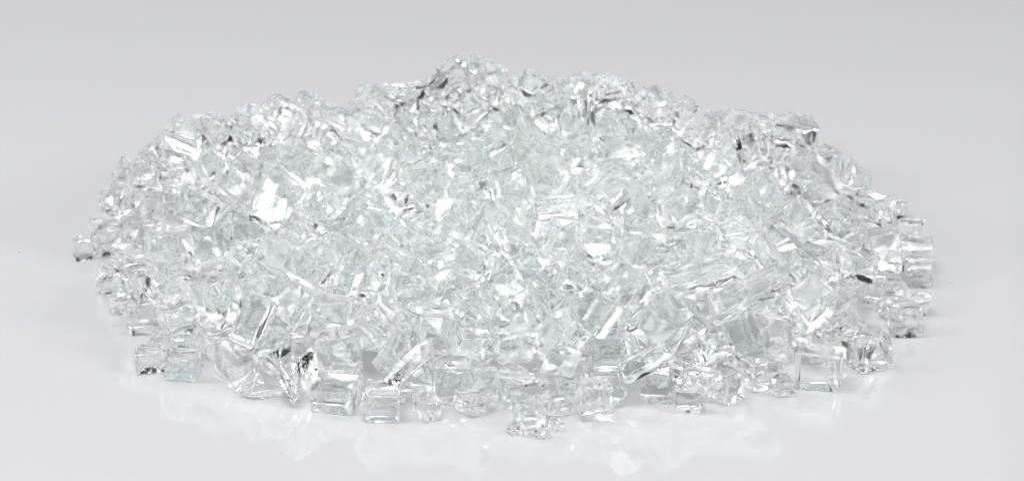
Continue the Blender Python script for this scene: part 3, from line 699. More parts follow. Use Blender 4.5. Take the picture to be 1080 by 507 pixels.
31 0.85 11.85 3.75 0.30 0.999 0.000 0.000 0.050
87 0.88 -2.73 4.00 2.78 0.087 0.010 -0.984 -0.154
97 0.78 0.78 3.85 4.34 -0.381 -0.856 0.116 0.329
122 1.02 3.06 -9.01 0.49 0.013 0.000 0.000 1.000
142 0.99 7.50 -5.44 0.56 0.795 0.458 0.365 0.156
83 1.17 -9.61 8.94 0.36 0.501 0.566 0.516 0.403
32 0.90 3.41 3.88 3.09 0.706 0.109 0.464 0.524
127 1.14 -9.55 -4.76 0.65 0.585 -0.522 0.336 0.522
68 0.94 -2.07 -3.69 1.41 0.666 -0.418 0.516 -0.340
67 0.96 7.38 -1.55 1.72 0.419 -0.191 -0.581 0.671
30 0.81 -4.94 -3.17 1.80 0.439 -0.858 -0.187 -0.189
1 1.15 -5.02 -1.51 1.79 0.864 0.250 0.398 -0.181
93 0.88 -0.43 -8.15 0.33 0.691 0.001 -0.722 0.038
16 1.16 -4.11 -4.83 1.40 0.695 -0.647 0.280 0.142
102 1.31 -1.38 2.56 2.64 0.422 0.852 -0.120 0.287
110 1.18 -1.16 8.62 2.96 0.368 0.600 0.703 -0.106
104 0.82 -10.43 2.29 2.58 0.431 0.180 -0.765 0.444
19 0.92 2.59 6.26 3.18 -0.073 -0.848 0.155 0.501
22 0.84 -7.43 -6.39 0.34 0.707 -0.424 0.566 0.005
54 0.96 -1.14 -7.99 1.32 0.518 0.089 0.198 0.828
46 1.08 3.87 -6.78 1.47 0.003 0.055 0.516 0.855
10 1.31 4.34 -5.11 1.26 0.070 0.817 -0.564 -0.090
134 0.83 9.90 1.90 0.45 0.002 -0.087 0.996 -0.002
86 0.76 -5.32 -2.40 1.63 0.819 0.387 -0.049 -0.420
148 1.16 3.60 2.67 2.91 0.497 0.373 -0.333 0.709
33 0.80 -8.61 2.10 3.26 -0.237 -0.547 -0.613 -0.519
126 1.33 10.99 2.70 0.46 0.773 0.000 0.000 0.635
33 1.29 5.91 1.00 2.48 0.004 0.712 -0.455 -0.534
129 0.82 2.10 8.09 2.37 0.555 -0.041 0.821 -0.128
110 0.96 -2.30 1.43 2.66 0.352 0.380 0.304 0.800
58 0.80 -12.29 3.10 0.42 0.811 0.000 0.000 0.586
48 1.14 -4.98 -7.50 0.61 0.914 0.394 -0.004 -0.095
77 1.31 -2.01 -8.86 0.44 0.000 -0.904 0.429 0.000
113 1.05 5.09 -2.90 1.33 0.470 0.342 -0.556 -0.594
91 1.16 4.71 -1.09 1.66 0.058 -0.746 0.505 0.430
32 0.79 -1.70 -5.76 1.93 0.087 -0.067 -0.037 -0.993
88 0.97 6.59 -1.83 2.19 0.479 -0.219 0.045 -0.849
114 0.97 7.49 3.97 2.38 -0.309 0.844 0.349 0.265
115 0.84 -10.34 4.65 1.19 0.301 -0.300 0.686 -0.591
35 1.17 -6.99 6.62 1.57 0.231 0.470 0.768 0.369
28 0.96 6.40 -3.09 1.84 0.137 -0.081 0.338 0.928
44 0.88 -4.77 7.10 1.79 0.354 0.385 -0.772 -0.361
86 0.93 -5.05 -4.23 1.73 0.150 0.365 0.154 0.906
45 1.04 -3.89 -3.33 1.09 0.608 -0.043 -0.567 -0.554
33 1.16 4.69 8.11 1.91 0.748 0.354 -0.367 0.425
59 1.01 5.83 -2.00 1.42 0.273 -0.111 -0.837 0.460
80 0.96 -8.01 3.10 1.41 0.022 0.215 0.508 -0.834
144 1.08 4.51 7.25 2.19 0.628 -0.008 -0.420 -0.655
50 0.95 8.51 3.14 2.10 0.647 -0.023 -0.552 -0.526
92 1.07 -1.02 4.95 2.78 0.227 0.374 -0.884 -0.166
10 1.18 3.83 6.18 2.65 0.961 0.243 -0.091 -0.094
86 0.80 -5.96 10.15 1.22 0.354 -0.000 -0.000 -0.935
22 1.02 1.96 1.60 4.46 0.390 0.580 0.632 0.335
115 0.80 -11.39 5.38 1.14 0.025 0.783 0.617 0.072
1 0.89 -10.53 -4.58 0.46 0.649 0.000 0.000 0.761
2 0.97 -10.78 -3.08 0.33 0.528 -0.000 -0.001 0.849
3 0.93 -10.40 -1.80 0.32 0.000 -0.403 0.915 0.000
5 1.06 -10.57 1.25 0.57 0.190 0.000 0.000 -0.982
6 1.13 -10.60 2.81 0.35 0.683 0.000 0.000 0.730
7 0.92 -10.57 4.92 0.39 0.000 -0.267 0.964 0.000
8 0.91 -10.09 5.81 0.54 0.172 0.000 0.000 -0.985
10 0.77 -9.16 -5.78 0.32 0.347 0.422 -0.611 -0.573
11 0.82 -8.72 -4.64 0.21 0.364 0.293 0.534 0.704
12 1.12 -9.51 -3.55 0.51 0.000 -0.018 1.000 0.000
13 0.99 -9.30 -1.58 0.41 0.176 0.704 0.268 -0.634
16 0.82 -9.51 2.76 0.46 0.549 0.715 -0.285 -0.326
17 1.09 -8.91 4.81 0.55 0.006 -0.691 0.017 -0.723
18 1.05 -9.02 5.98 0.44 0.715 -0.000 -0.000 -0.699
19 1.34 -9.05 7.36 0.43 0.644 0.000 0.000 -0.765
23 0.79 -7.60 -4.47 0.18 0.517 0.000 0.000 -0.856
24 1.09 -8.06 -2.90 0.32 0.648 0.712 -0.051 -0.266
25 1.02 -7.98 -1.50 0.50 0.699 0.340 -0.528 0.343
27 0.79 -7.68 1.48 0.37 0.481 0.542 -0.454 0.519
29 1.07 -7.60 5.36 0.52 0.790 0.000 -0.000 0.614
30 0.95 -7.27 6.45 0.41 0.479 0.000 0.000 0.878
31 0.80 -7.65 7.31 0.33 0.000 -0.191 0.982 -0.000
32 1.03 -7.81 9.52 0.29 0.717 0.608 0.205 0.271
33 0.93 -5.92 -8.71 0.34 0.817 -0.097 0.002 0.569
35 1.33 -6.18 -5.89 0.76 0.597 0.637 -0.350 0.338
36 0.88 -6.65 -5.02 0.16 0.692 0.682 0.126 0.201
37 0.95 -6.17 -3.26 0.51 0.022 -0.057 0.720 0.691
38 0.92 -6.72 -1.86 0.41 0.658 0.657 -0.271 0.248
39 0.94 -6.26 -0.02 0.31 0.031 0.079 0.678 0.730
40 0.99 -6.03 1.26 0.34 0.000 0.989 0.148 0.000
41 0.96 -5.65 2.95 0.33 0.460 -0.140 -0.750 -0.454
42 0.91 -6.45 4.39 0.39 0.270 -0.493 0.509 0.652
43 0.97 -6.10 6.56 0.54 0.653 -0.003 0.754 0.065
44 1.01 -6.73 7.81 0.68 0.081 0.924 0.249 -0.278
49 1.11 -4.51 -5.77 0.46 0.337 -0.512 -0.572 -0.546
50 0.94 -4.48 -4.36 0.56 0.181 -0.042 0.608 -0.772
51 1.06 -4.55 -2.64 0.75 0.703 0.546 0.444 -0.105
52 0.96 -4.81 -1.72 0.48 0.645 -0.514 -0.552 -0.125
53 0.97 -4.58 -0.11 0.26 0.526 -0.504 0.396 -0.559
54 0.81 -4.09 1.97 0.44 0.639 -0.378 -0.577 -0.341
55 1.02 -4.58 2.94 0.64 0.379 -0.090 0.819 0.421
56 1.11 -4.82 4.17 0.52 0.721 0.210 -0.620 0.226
58 1.12 -4.82 7.84 0.52 0.393 -0.368 0.607 -0.584
59 1.03 -4.48 8.99 0.44 0.632 0.247 0.714 -0.171
60 0.76 -4.24 10.38 0.28 0.560 0.000 0.000 -0.829
64 0.90 -3.02 -5.91 0.36 0.674 0.000 0.000 0.739
65 0.96 -2.59 -4.35 0.25 0.000 -0.555 0.832 0.000
66 0.83 -3.27 -2.23 0.37 0.587 0.000 0.000 0.810
67 0.82 -2.99 -1.23 0.32 0.000 -0.996 -0.085 0.000
68 0.92 -2.94 0.41 0.40 0.999 -0.000 -0.000 -0.031
69 0.86 -3.23 1.60 0.38 0.716 -0.666 -0.173 0.117
70 1.12 -2.80 2.74 0.36 0.258 0.168 0.666 0.680
71 1.05 -3.43 4.27 0.46 0.686 -0.678 -0.206 0.166
72 1.10 -2.46 6.35 0.43 0.065 0.706 0.104 -0.698
73 1.34 -2.95 7.98 0.78 0.000 0.320 -0.947 0.000
74 0.83 -3.42 8.91 0.24 0.145 -0.239 0.728 -0.626
75 1.05 -3.13 10.56 0.45 0.996 -0.000 0.000 0.090
79 1.15 -1.83 -5.91 0.81 0.859 -0.483 0.165 0.041
80 1.14 -1.42 -4.40 0.43 0.998 -0.000 -0.000 0.057
81 1.11 -1.20 -3.22 0.64 0.738 -0.128 -0.638 -0.178
82 0.97 -1.39 -1.64 0.32 0.665 0.000 0.000 -0.747
83 1.00 -1.58 0.17 0.54 0.050 0.690 -0.650 0.315
84 1.14 -2.19 1.64 0.68 0.504 0.463 -0.562 0.464
85 1.08 -1.34 3.33 0.62 0.000 -0.632 0.775 0.000
86 0.91 -1.25 4.93 0.31 0.446 0.000 0.000 -0.895
87 1.14 -1.13 6.15 0.61 0.590 0.000 0.000 0.808
88 1.07 -0.65 7.48 0.38 0.866 0.012 -0.066 -0.495
89 0.91 -1.40 8.87 0.36 0.065 -0.074 -0.702 0.705
90 1.07 -1.34 10.74 0.55 0.655 0.701 -0.180 -0.217
94 1.29 -0.09 -7.04 0.82 0.053 0.102 0.929 0.350
95 0.90 0.44 -4.02 0.49 0.318 0.011 0.945 -0.076
96 1.03 0.04 -3.03 0.44 0.765 0.000 -0.000 0.644
97 1.04 -0.25 -1.86 0.31 0.255 0.018 -0.967 0.005
98 0.87 -0.19 -0.06 0.41 0.377 -0.291 -0.584 0.658
99 0.97 0.19 1.81 0.24 0.990 0.000 0.000 0.142
100 1.05 -0.47 3.52 0.55 0.738 0.000 0.000 0.674
101 0.80 -0.20 4.51 0.42 0.998 -0.006 -0.062 -0.020
102 1.17 0.21 6.23 0.81 0.456 -0.552 -0.508 -0.479
103 0.96 0.18 7.96 0.43 0.560 -0.626 0.426 -0.337
104 0.98 0.04 9.40 0.28 0.627 -0.767 -0.050 0.128
105 1.12 0.31 10.69 0.46 0.998 0.000 0.000 0.054
109 1.08 1.62 -6.36 0.34 0.726 0.203 -0.629 0.190
110 0.80 2.23 -3.99 0.30 0.540 -0.545 -0.488 0.416
111 1.13 2.02 -2.83 0.98 0.236 0.657 -0.223 0.680
112 1.12 1.63 -1.45 0.45 0.353 0.238 0.630 -0.650
113 1.07 1.79 0.58 0.58 0.580 -0.339 0.501 0.546
114 0.91 1.69 1.70 0.48 0.000 -0.054 -0.999 0.000
115 1.13 1.70 3.00 0.55 0.765 0.000 0.000 -0.644
116 0.82 1.96 4.53 0.18 0.607 0.000 0.000 0.795
117 0.97 1.26 6.09 0.56 0.545 0.476 0.479 0.496
118 1.06 1.61 7.55 0.32 0.000 0.529 0.848 -0.000
119 1.10 1.71 9.18 0.61 0.651 -0.748 0.075 -0.110
124 1.14 2.95 -5.79 0.78 0.211 0.126 -0.638 -0.729
125 0.96 3.10 -4.56 0.32 0.506 0.000 0.000 0.863
126 1.00 3.31 -2.69 0.43 0.224 -0.705 0.266 0.618
127 1.04 3.36 -1.16 0.49 0.625 -0.193 -0.730 -0.198
128 0.89 3.11 0.20 0.23 0.000 0.188 -0.982 0.000
130 1.07 3.17 2.37 0.73 0.375 0.278 0.640 0.611
131 1.12 2.61 5.16 0.53 0.966 0.000 0.000 0.257
132 1.14 2.98 6.37 0.57 0.663 0.584 0.282 0.375
133 0.91 2.78 7.97 0.30 0.000 0.703 -0.711 0.000
134 0.78 3.16 8.98 0.41 0.726 -0.637 -0.217 0.140
135 0.87 2.79 10.58 0.45 0.104 0.089 0.739 0.660
139 0.79 3.72 -6.00 0.34 0.750 0.129 -0.642 0.089
140 1.06 4.03 -5.06 0.42 0.567 -0.475 -0.460 0.492
142 1.18 4.61 -1.78 0.57 0.401 -0.577 -0.366 0.610
143 0.77 4.78 0.08 0.33 0.000 0.997 -0.083 0.000
144 0.80 5.00 1.46 0.39 0.670 0.000 0.000 0.743
145 0.89 4.80 2.50 0.38 0.405 0.395 -0.523 -0.638
147 0.83 4.51 6.05 0.64 0.684 -0.625 -0.339 -0.164
148 0.95 4.43 7.14 0.38 0.751 -0.011 -0.660 -0.002
150 1.04 5.06 9.80 0.32 0.678 -0.276 -0.647 -0.213
155 0.94 5.90 -3.18 0.59 0.739 -0.599 0.246 -0.187
156 0.97 5.97 -2.07 0.49 0.201 -0.188 0.622 -0.733
157 0.90 5.93 0.27 0.35 0.605 0.362 -0.581 0.407
159 0.78 5.52 3.68 0.35 0.063 0.000 0.000 -0.998
152 1.07 6.51 5.27 0.65 0.212 -0.763 0.511 0.335
31 0.92 6.30 6.64 0.47 0.662 -0.255 0.248 -0.660
77 0.94 6.05 7.80 0.31 0.374 -0.381 0.597 -0.599
151 1.02 6.01 8.92 0.44 0.800 0.000 0.000 0.600
151 0.87 8.17 -4.01 0.33 0.521 -0.572 0.492 -0.399
17 0.88 6.97 -4.00 0.47 0.411 0.537 -0.463 0.572
135 1.18 8.03 -2.54 0.81 0.189 0.429 -0.877 0.102
67 0.92 7.85 1.29 0.42 0.132 -0.988 -0.076 0.012
102 1.08 7.56 3.42 0.43 0.721 0.676 0.080 0.130
49 1.13 7.64 4.66 0.53 0.915 0.000 0.000 0.402
86 1.11 7.65 6.13 0.38 0.748 0.000 0.000 0.664
11 1.04 7.32 7.75 0.27 0.012 -0.006 -0.609 -0.793
27 1.02 7.41 8.95 0.29 0.153 0.000 0.000 -0.988
94 1.04 9.30 -4.30 0.59 0.046 -0.710 0.045 0.701
81 1.06 9.05 -3.10 0.40 0.000 -0.413 -0.911 0.000
58 0.81 9.29 -1.50 0.44 0.639 -0.346 -0.512 -0.459
35 1.02 9.15 -0.35 0.39 0.608 0.667 0.293 0.315
112 1.06 8.72 1.65 0.47 0.088 -0.693 -0.710 -0.086
88 1.34 9.63 3.29 0.76 0.105 0.171 0.602 0.773
97 1.08 8.80 4.91 0.33 0.043 -0.181 -0.983 -0.008
26 0.83 8.85 6.03 0.32 0.211 0.003 0.012 0.977
79 0.91 8.96 7.24 0.46 0.500 0.136 -0.189 -0.834
109 1.33 11.28 1.54 0.54 0.135 0.000 0.000 -0.991
71 1.03 10.49 4.38 0.46 0.649 0.000 0.000 -0.761
111 0.79 9.59 5.44 0.27 0.692 0.000 0.000 0.722
95 1.04 -10.16 4.43 0.36 0.670 0.613 0.246 0.338
11 0.92 -11.01 6.28 0.24 0.490 -0.556 -0.490 0.459
49 0.89 -8.65 -0.88 0.50 0.318 0.877 0.296 -0.203
148 1.08 -9.23 1.88 1.32 0.031 -0.429 -0.092 -0.898
143 0.98 -9.16 4.84 1.83 0.357 0.133 -0.920 0.087
92 0.95 -9.11 6.14 1.41 0.264 -0.743 0.234 0.569
134 1.01 -9.19 7.29 1.23 0.674 0.000 0.000 0.738
58 0.95 -7.80 -5.26 0.83 0.723 0.352 0.140 0.578
104 1.02 -7.74 -4.25 0.66 0.638 -0.765 0.090 0.001
122 1.29 -7.30 -3.40 1.11 0.922 0.128 -0.329 -0.159
20 1.08 -6.67 -0.38 1.23 0.647 0.755 -0.102 -0.001
127 1.17 -7.06 1.67 1.53 0.281 -0.626 -0.312 -0.657
79 1.01 -6.79 3.22 0.75 0.062 0.338 -0.004 0.939
154 0.91 -7.26 4.31 1.01 0.184 -0.837 0.049 -0.512
126 0.90 -8.10 6.13 1.09 0.711 0.244 0.572 0.327
16 0.81 -7.89 7.32 1.05 0.631 0.769 -0.003 -0.100
60 1.33 -7.30 8.78 0.50 0.328 0.314 0.682 0.573
95 0.97 -6.11 -4.88 0.63 0.012 0.006 0.997 -0.079
140 1.09 -5.34 -3.42 1.05 0.784 -0.467 0.124 0.390
92 1.01 -5.66 -2.27 0.75 0.687 -0.225 0.297 -0.625
59 1.27 -5.49 0.55 1.09 0.709 0.317 -0.513 -0.365
7 0.78 -5.81 1.62 0.90 0.250 -0.009 -0.711 0.657
82 0.94 -5.60 3.64 1.19 0.919 -0.256 0.010 -0.301
109 1.10 -6.15 5.50 0.57 0.203 -0.087 -0.146 -0.964
49 0.87 -5.86 7.24 0.96 0.840 0.130 0.471 -0.235
68 1.12 -5.95 8.85 1.17 0.629 0.382 0.644 0.212
84 0.93 -4.15 -5.94 1.56 0.299 -0.546 0.678 -0.390
44 1.11 -4.24 -1.25 0.96 0.929 -0.208 0.304 0.027
152 0.77 -4.04 0.08 0.44 0.117 -0.025 0.993 0.006
40 0.90 -3.99 1.91 1.31 0.628 -0.724 0.284 0.040
20 1.04 -3.96 5.04 1.03 0.448 0.683 0.565 0.114
125 0.89 -3.32 5.74 0.96 0.383 0.176 -0.793 0.440
69 1.13 -3.65 7.89 1.60 0.991 0.008 -0.133 -0.008
30 0.97 -3.10 -6.05 1.01 0.096 0.067 0.725 0.679
150 1.07 -2.13 -4.52 0.98 0.005 -0.079 -0.792 0.606
38 1.09 -2.36 -2.89 0.64 0.792 0.122 0.566 -0.194
148 0.87 -2.22 -0.83 0.58 0.628 -0.443 0.311 -0.560
101 1.18 -3.01 0.44 1.22 0.010 0.048 0.726 -0.686
88 0.82 -2.19 2.37 1.05 0.196 -0.250 0.201 0.927
77 1.19 -2.44 3.61 0.97 0.196 -0.547 0.012 0.814
88 1.01 -2.60 5.19 0.94 0.281 0.584 -0.762 -0.015
127 0.93 -2.72 6.53 1.52 0.175 0.082 -0.049 -0.980
78 1.03 -1.86 7.36 1.14 0.510 0.727 -0.054 -0.457
77 1.32 -1.70 8.97 1.14 0.024 0.992 -0.121 -0.017
2 0.92 -2.27 10.35 0.79 0.024 0.876 -0.146 -0.458
140 1.08 -0.49 -4.21 0.70 0.333 0.376 0.860 0.094
18 0.80 -1.30 -4.05 1.51 0.007 0.018 -0.935 -0.353
14 1.13 -1.43 -1.84 1.19 0.616 -0.353 -0.616 -0.341
1 0.78 -0.91 0.45 0.27 0.434 0.524 0.535 -0.501
30 1.02 -1.19 1.31 0.39 0.562 0.405 -0.613 0.379
65 1.10 -0.95 3.29 1.75 0.183 0.706 -0.195 0.656
154 1.02 -1.40 4.83 1.14 0.041 -0.230 -0.080 -0.969
150 1.29 -0.76 6.53 1.35 0.643 0.310 0.599 0.363
11 0.93 -0.72 8.88 0.76 0.394 -0.545 0.550 0.494
28 0.97 -0.61 10.81 1.29 0.017 0.651 -0.758 -0.013
157 1.19 0.81 -2.07 1.04 0.153 0.910 0.131 -0.364
109 0.82 0.16 -0.95 0.99 0.581 0.343 -0.324 -0.663
158 0.81 0.07 2.64 0.26 0.581 -0.790 -0.096 0.168
144 1.09 0.72 3.47 0.92 0.041 0.442 -0.000 0.896
34 1.03 0.80 4.32 0.56 0.738 -0.655 -0.140 -0.081
95 0.97 0.76 6.33 1.75 0.066 -0.049 -0.879 0.470
99 0.90 0.93 8.17 0.99 0.694 -0.147 0.066 0.702
19 0.82 0.73 9.46 0.36 0.014 0.838 0.382 -0.389
73 1.11 0.75 10.94 1.41 0.161 0.003 0.034 0.986
133 0.86 2.97 -3.14 1.26 0.887 -0.154 -0.404 -0.164
4 1.19 2.74 -1.71 1.34 0.613 -0.716 -0.007 0.334
104 0.82 2.62 -0.35 0.28 0.000 -0.435 -0.901 0.000
158 1.03 2.34 2.05 0.67 0.345 0.808 -0.117 -0.464
145 0.99 2.69 3.53 0.80 0.648 -0.394 0.112 0.642
13 0.83 1.89 4.73 0.96 0.413 -0.434 -0.769 -0.225
159 0.95 2.04 6.17 1.08 0.401 -0.606 -0.621 0.293
9 1.08 1.99 8.28 1.13 0.481 0.057 0.084 0.871
46 1.03 1.75 10.00 1.21 0.641 -0.326 0.417 0.556
105 0.91 1.96 11.21 0.41 0.401 -0.395 0.568 -0.601
19 0.87 3.98 -2.92 1.02 0.474 0.469 -0.617 -0.417
146 0.97 4.03 -0.90 1.36 0.176 -0.483 -0.503 0.694
86 0.95 4.20 0.35 1.02 0.467 -0.011 0.883 -0.049
85 0.81 4.34 1.29 1.01 0.025 0.294 0.012 -0.956
82 1.09 3.96 2.89 0.64 0.483 -0.214 -0.650 0.547
133 0.79 3.49 4.11 0.30 0.671 0.224 -0.665 0.240
31 1.09 3.90 5.04 0.82 0.474 -0.724 0.484 0.128
28 1.11 3.86 6.69 1.57 0.387 0.504 -0.610 0.473
2 1.27 2.86 9.25 1.24 0.796 -0.083 0.034 0.598
65 0.90 5.56 -4.90 1.26 0.000 0.138 -0.990 0.000
44 1.13 5.68 -0.93 0.93 0.926 -0.317 -0.171 0.111
65 0.81 5.16 0.93 0.54 0.602 0.707 -0.021 0.371
106 0.93 5.62 2.02 0.99 0.070 -0.458 -0.717 0.521
33 0.88 4.53 3.93 0.32 0.515 0.008 0.096 -0.852
80 0.90 5.30 4.97 1.60 0.368 -0.422 -0.299 -0.773
60 1.13 5.60 6.75 0.83 0.273 0.671 0.609 0.324
157 1.11 5.74 7.73 1.41 0.033 -0.264 -0.963 -0.049
7 0.97 4.04 8.71 1.32 0.161 0.017 0.985 0.051
60 1.32 4.90 11.23 0.54 0.721 0.093 0.684 -0.056
71 0.92 6.62 -4.74 1.37 0.733 -0.013 0.100 -0.673
136 0.82 6.40 -3.99 1.33 0.137 -0.693 -0.113 -0.699
40 1.26 6.94 -2.24 1.11 0.093 -0.823 -0.500 0.252
71 0.99 6.62 0.97 0.47 0.923 0.017 -0.349 -0.161
139 0.77 6.40 4.16 0.76 0.586 -0.545 -0.109 -0.589
150 1.14 6.95 4.66 1.28 0.880 0.411 0.112 0.210
82 1.07 7.13 6.59 0.99 0.036 0.924 0.038 0.380
146 0.98 6.57 9.95 0.45 0.541 0.644 0.285 -0.460
16 1.10 7.75 -4.84 1.27 0.382 -0.915 -0.115 0.058
93 1.02 7.77 -3.62 1.26 0.394 0.703 -0.532 -0.261
23 0.94 8.63 -2.16 1.32 0.313 -0.255 -0.180 -0.897
6 1.17 8.65 -0.01 0.97 0.892 0.009 -0.163 -0.422
88 1.14 9.17 2.48 1.41 0.643 0.022 -0.530 -0.553
133 0.78 8.60 4.01 0.55 0.544 0.304 0.261 -0.737
20 1.27 8.30 5.13 1.50 0.945 0.016 0.094 0.314
9 0.97 8.34 6.30 1.06 0.430 -0.021 0.015 -0.902
62 0.99 8.01 7.55 1.04 0.239 0.022 0.774 0.586
7 1.27 9.70 4.99 1.25 0.061 0.131 -0.036 0.989
144 0.87 10.59 5.45 0.29 0.413 -0.604 -0.395 -0.555
29 0.87 10.17 7.00 0.32 0.000 0.386 0.923 0.000
5 0.91 -9.83 -3.67 1.31 0.489 -0.506 -0.553 -0.446
111 0.76 -9.94 1.87 1.99 0.348 0.660 -0.605 -0.278
71 0.90 -8.20 3.79 0.42 0.555 -0.238 -0.277 -0.747
31 1.06 -10.30 7.04 0.36 0.711 0.000 0.000 -0.703
131 0.89 -8.43 -6.03 0.49 0.859 -0.032 -0.493 -0.134
28 0.87 -7.93 6.87 1.98 0.376 -0.861 -0.271 -0.208
46 0.99 -5.86 -0.97 0.60 0.656 -0.220 -0.221 0.687
87 1.15 -6.37 2.53 1.31 0.197 -0.392 0.867 -0.236
19 1.00 -6.65 4.17 1.61 0.060 0.345 0.105 -0.931
81 1.03 -6.95 8.15 1.68 0.803 -0.258 0.134 -0.521
146 0.98 -6.04 -4.14 1.49 0.850 -0.004 0.101 0.517
73 0.81 -4.32 0.66 1.16 0.137 0.611 0.186 0.757
142 0.87 -4.66 1.31 0.51 0.530 -0.379 0.758 -0.019
82 1.30 -5.08 6.10 1.15 0.803 -0.197 0.134 0.547
94 0.81 -6.55 10.71 0.46 0.463 -0.536 0.468 0.529
151 0.95 -5.11 11.28 0.42 0.010 0.000 0.000 -1.000
110 0.91 -3.24 -5.15 0.69 0.206 -0.963 -0.039 -0.171
153 1.08 -2.65 -2.35 1.18 0.046 0.948 -0.266 0.166
3 0.97 -3.32 -0.52 1.26 0.650 -0.627 -0.278 -0.328
103 0.92 -3.41 0.92 2.05 0.954 -0.014 -0.036 -0.298
69 1.11 -3.54 2.29 1.85 0.141 0.956 0.024 -0.255
106 0.81 -3.25 4.27 1.37 0.555 -0.754 0.305 -0.175
5 0.92 -2.44 5.14 1.85 0.513 0.112 0.259 0.811
1 1.32 -2.52 7.15 2.51 0.504 0.254 0.702 0.435
118 1.15 -3.12 9.00 1.88 0.406 0.652 0.607 -0.205
3 0.96 -2.66 9.49 0.74 0.390 0.231 -0.566 0.688
55 0.81 -1.57 -5.21 1.31 0.117 -0.008 -0.870 0.479
12 0.91 -1.17 -4.74 2.06 0.717 0.249 -0.616 -0.212
72 0.77 -1.58 -0.73 1.04 0.833 0.428 -0.326 0.129
65 0.87 -1.90 0.45 0.93 0.186 -0.035 0.947 -0.259
80 1.07 -1.22 1.59 1.73 0.074 -0.884 -0.284 0.363
72 1.13 -1.66 4.07 2.17 0.307 -0.831 -0.276 -0.372
13 0.80 -1.96 5.63 1.41 0.704 -0.482 -0.465 -0.236
21 0.94 -0.51 5.32 1.07 0.426 -0.891 -0.140 -0.068
155 1.02 -1.40 9.41 2.07 0.295 0.952 -0.013 0.082
149 0.88 -1.40 10.21 1.28 0.101 -0.118 -0.857 0.492
35 1.08 0.55 -4.88 1.03 0.028 -0.503 -0.533 0.680
87 0.97 -0.14 -1.69 2.02 0.529 -0.287 0.750 0.276
72 0.80 0.94 -1.00 1.16 0.279 0.147 0.746 -0.587
133 1.03 -0.16 2.93 1.39 0.058 0.789 0.569 0.225
142 1.28 -0.29 4.45 1.81 0.102 0.396 -0.382 -0.829
44 1.03 0.54 7.15 1.68 0.882 -0.463 0.060 -0.062
34 0.77 0.33 8.59 1.32 0.227 0.641 -0.729 -0.072
138 1.05 1.96 -5.49 1.58 0.899 0.180 -0.295 0.268
140 1.07 1.11 -5.59 0.55 0.456 -0.223 -0.664 -0.548
112 1.12 1.14 -3.44 1.61 0.734 -0.607 0.305 -0.003
118 1.04 1.75 -1.85 1.74 0.010 0.890 0.198 0.410
81 1.06 2.26 -0.55 1.50 0.136 -0.855 0.117 -0.486
29 1.04 1.89 1.45 1.31 0.635 0.435 0.324 -0.550
106 0.83 1.80 3.41 1.29 0.085 0.263 -0.918 -0.283
0 0.97 0.93 4.46 1.68 0.099 -0.736 0.661 -0.109
159 1.03 0.91 5.31 1.30 0.238 -0.283 0.679 0.634
114 1.11 0.96 9.65 1.45 0.638 -0.128 -0.051 -0.757
26 1.06 3.84 -1.54 2.05 0.509 0.162 0.143 0.833
122 0.96 3.35 -0.06 1.61 0.144 -0.164 -0.955 0.203
93 1.18 3.34 1.21 1.57 0.346 0.110 0.200 0.910
57 1.30 3.45 2.47 1.89 0.578 0.711 0.319 0.243
12 1.31 2.62 4.22 1.42 0.847 0.431 0.125 0.285
154 0.92 2.87 6.24 1.58 0.010 0.237 0.242 0.941
149 0.92 3.61 10.50 0.71 0.068 -0.893 0.052 0.442
86 0.84 4.96 0.15 1.16 0.624 -0.464 -0.552 0.302
159 1.11 5.17 1.72 1.67 0.035 -0.870 -0.129 0.475
38 1.04 4.98 3.07 1.29 0.191 0.298 0.644 0.678
140 1.34 6.03 6.06 1.75 0.410 0.349 -0.179 -0.824
126 0.98 4.82 6.29 1.80 0.213 0.100 0.930 -0.282
88 1.18 7.04 0.01 1.41 0.959 -0.170 -0.093 0.207
4 1.07 6.52 1.55 1.54 0.334 -0.080 -0.479 0.808
75 1.11 5.60 3.99 1.81 0.765 0.448 0.375 -0.272
95 1.05 6.62 6.57 1.33 0.233 0.745 0.539 0.315
56 1.16 5.84 9.16 1.42 0.013 0.004 -0.018 1.000
58 1.27 8.49 1.19 1.78 0.590 0.379 -0.584 -0.409
159 1.03 8.28 3.78 1.44 0.191 0.317 0.375 0.850
12 0.80 9.66 0.91 0.45 0.567 0.482 0.570 -0.349
137 0.78 -9.54 -0.41 0.55 0.617 0.278 0.366 -0.639
34 0.77 -9.32 1.73 2.34 0.181 0.658 0.707 0.184
56 0.82 -5.90 -5.04 1.25 0.050 -0.019 -0.678 0.733
140 0.99 -6.25 -2.10 1.54 0.161 -0.917 0.157 -0.329
151 0.92 -5.31 7.18 1.39 0.317 -0.812 -0.291 0.394
75 0.81 -3.92 -2.10 1.33 0.186 -0.303 0.770 0.530
52 1.08 -4.35 -0.28 1.68 0.277 -0.059 -0.916 0.283
109 1.12 -5.12 1.30 1.66 0.154 0.809 0.152 0.546
127 1.19 -3.74 6.21 1.99 0.765 -0.076 -0.591 0.244
25 0.87 -3.72 6.95 1.33 0.237 -0.033 -0.966 0.099
17 1.04 -3.03 -3.89 1.13 0.007 0.735 0.677 -0.026
1 1.16 -2.30 -0.63 2.39 0.126 0.255 -0.215 0.934
144 0.97 -1.90 0.74 1.59 0.720 0.362 -0.591 0.023
84 0.93 -2.40 2.21 2.06 0.327 -0.443 -0.787 0.277
37 0.94 -2.81 4.36 2.18 0.186 -0.371 -0.893 0.173
97 1.27 -1.77 5.81 2.28 0.479 0.208 0.535 -0.664
111 1.14 -1.55 7.54 2.77 0.045 -0.608 -0.399 -0.685
35 1.09 -2.23 8.63 1.97 0.675 -0.027 -0.090 0.732
113 0.89 -0.51 -5.17 1.12 0.040 0.328 -0.885 0.330
89 1.02 -1.17 -3.36 2.05 0.552 0.225 0.734 0.325
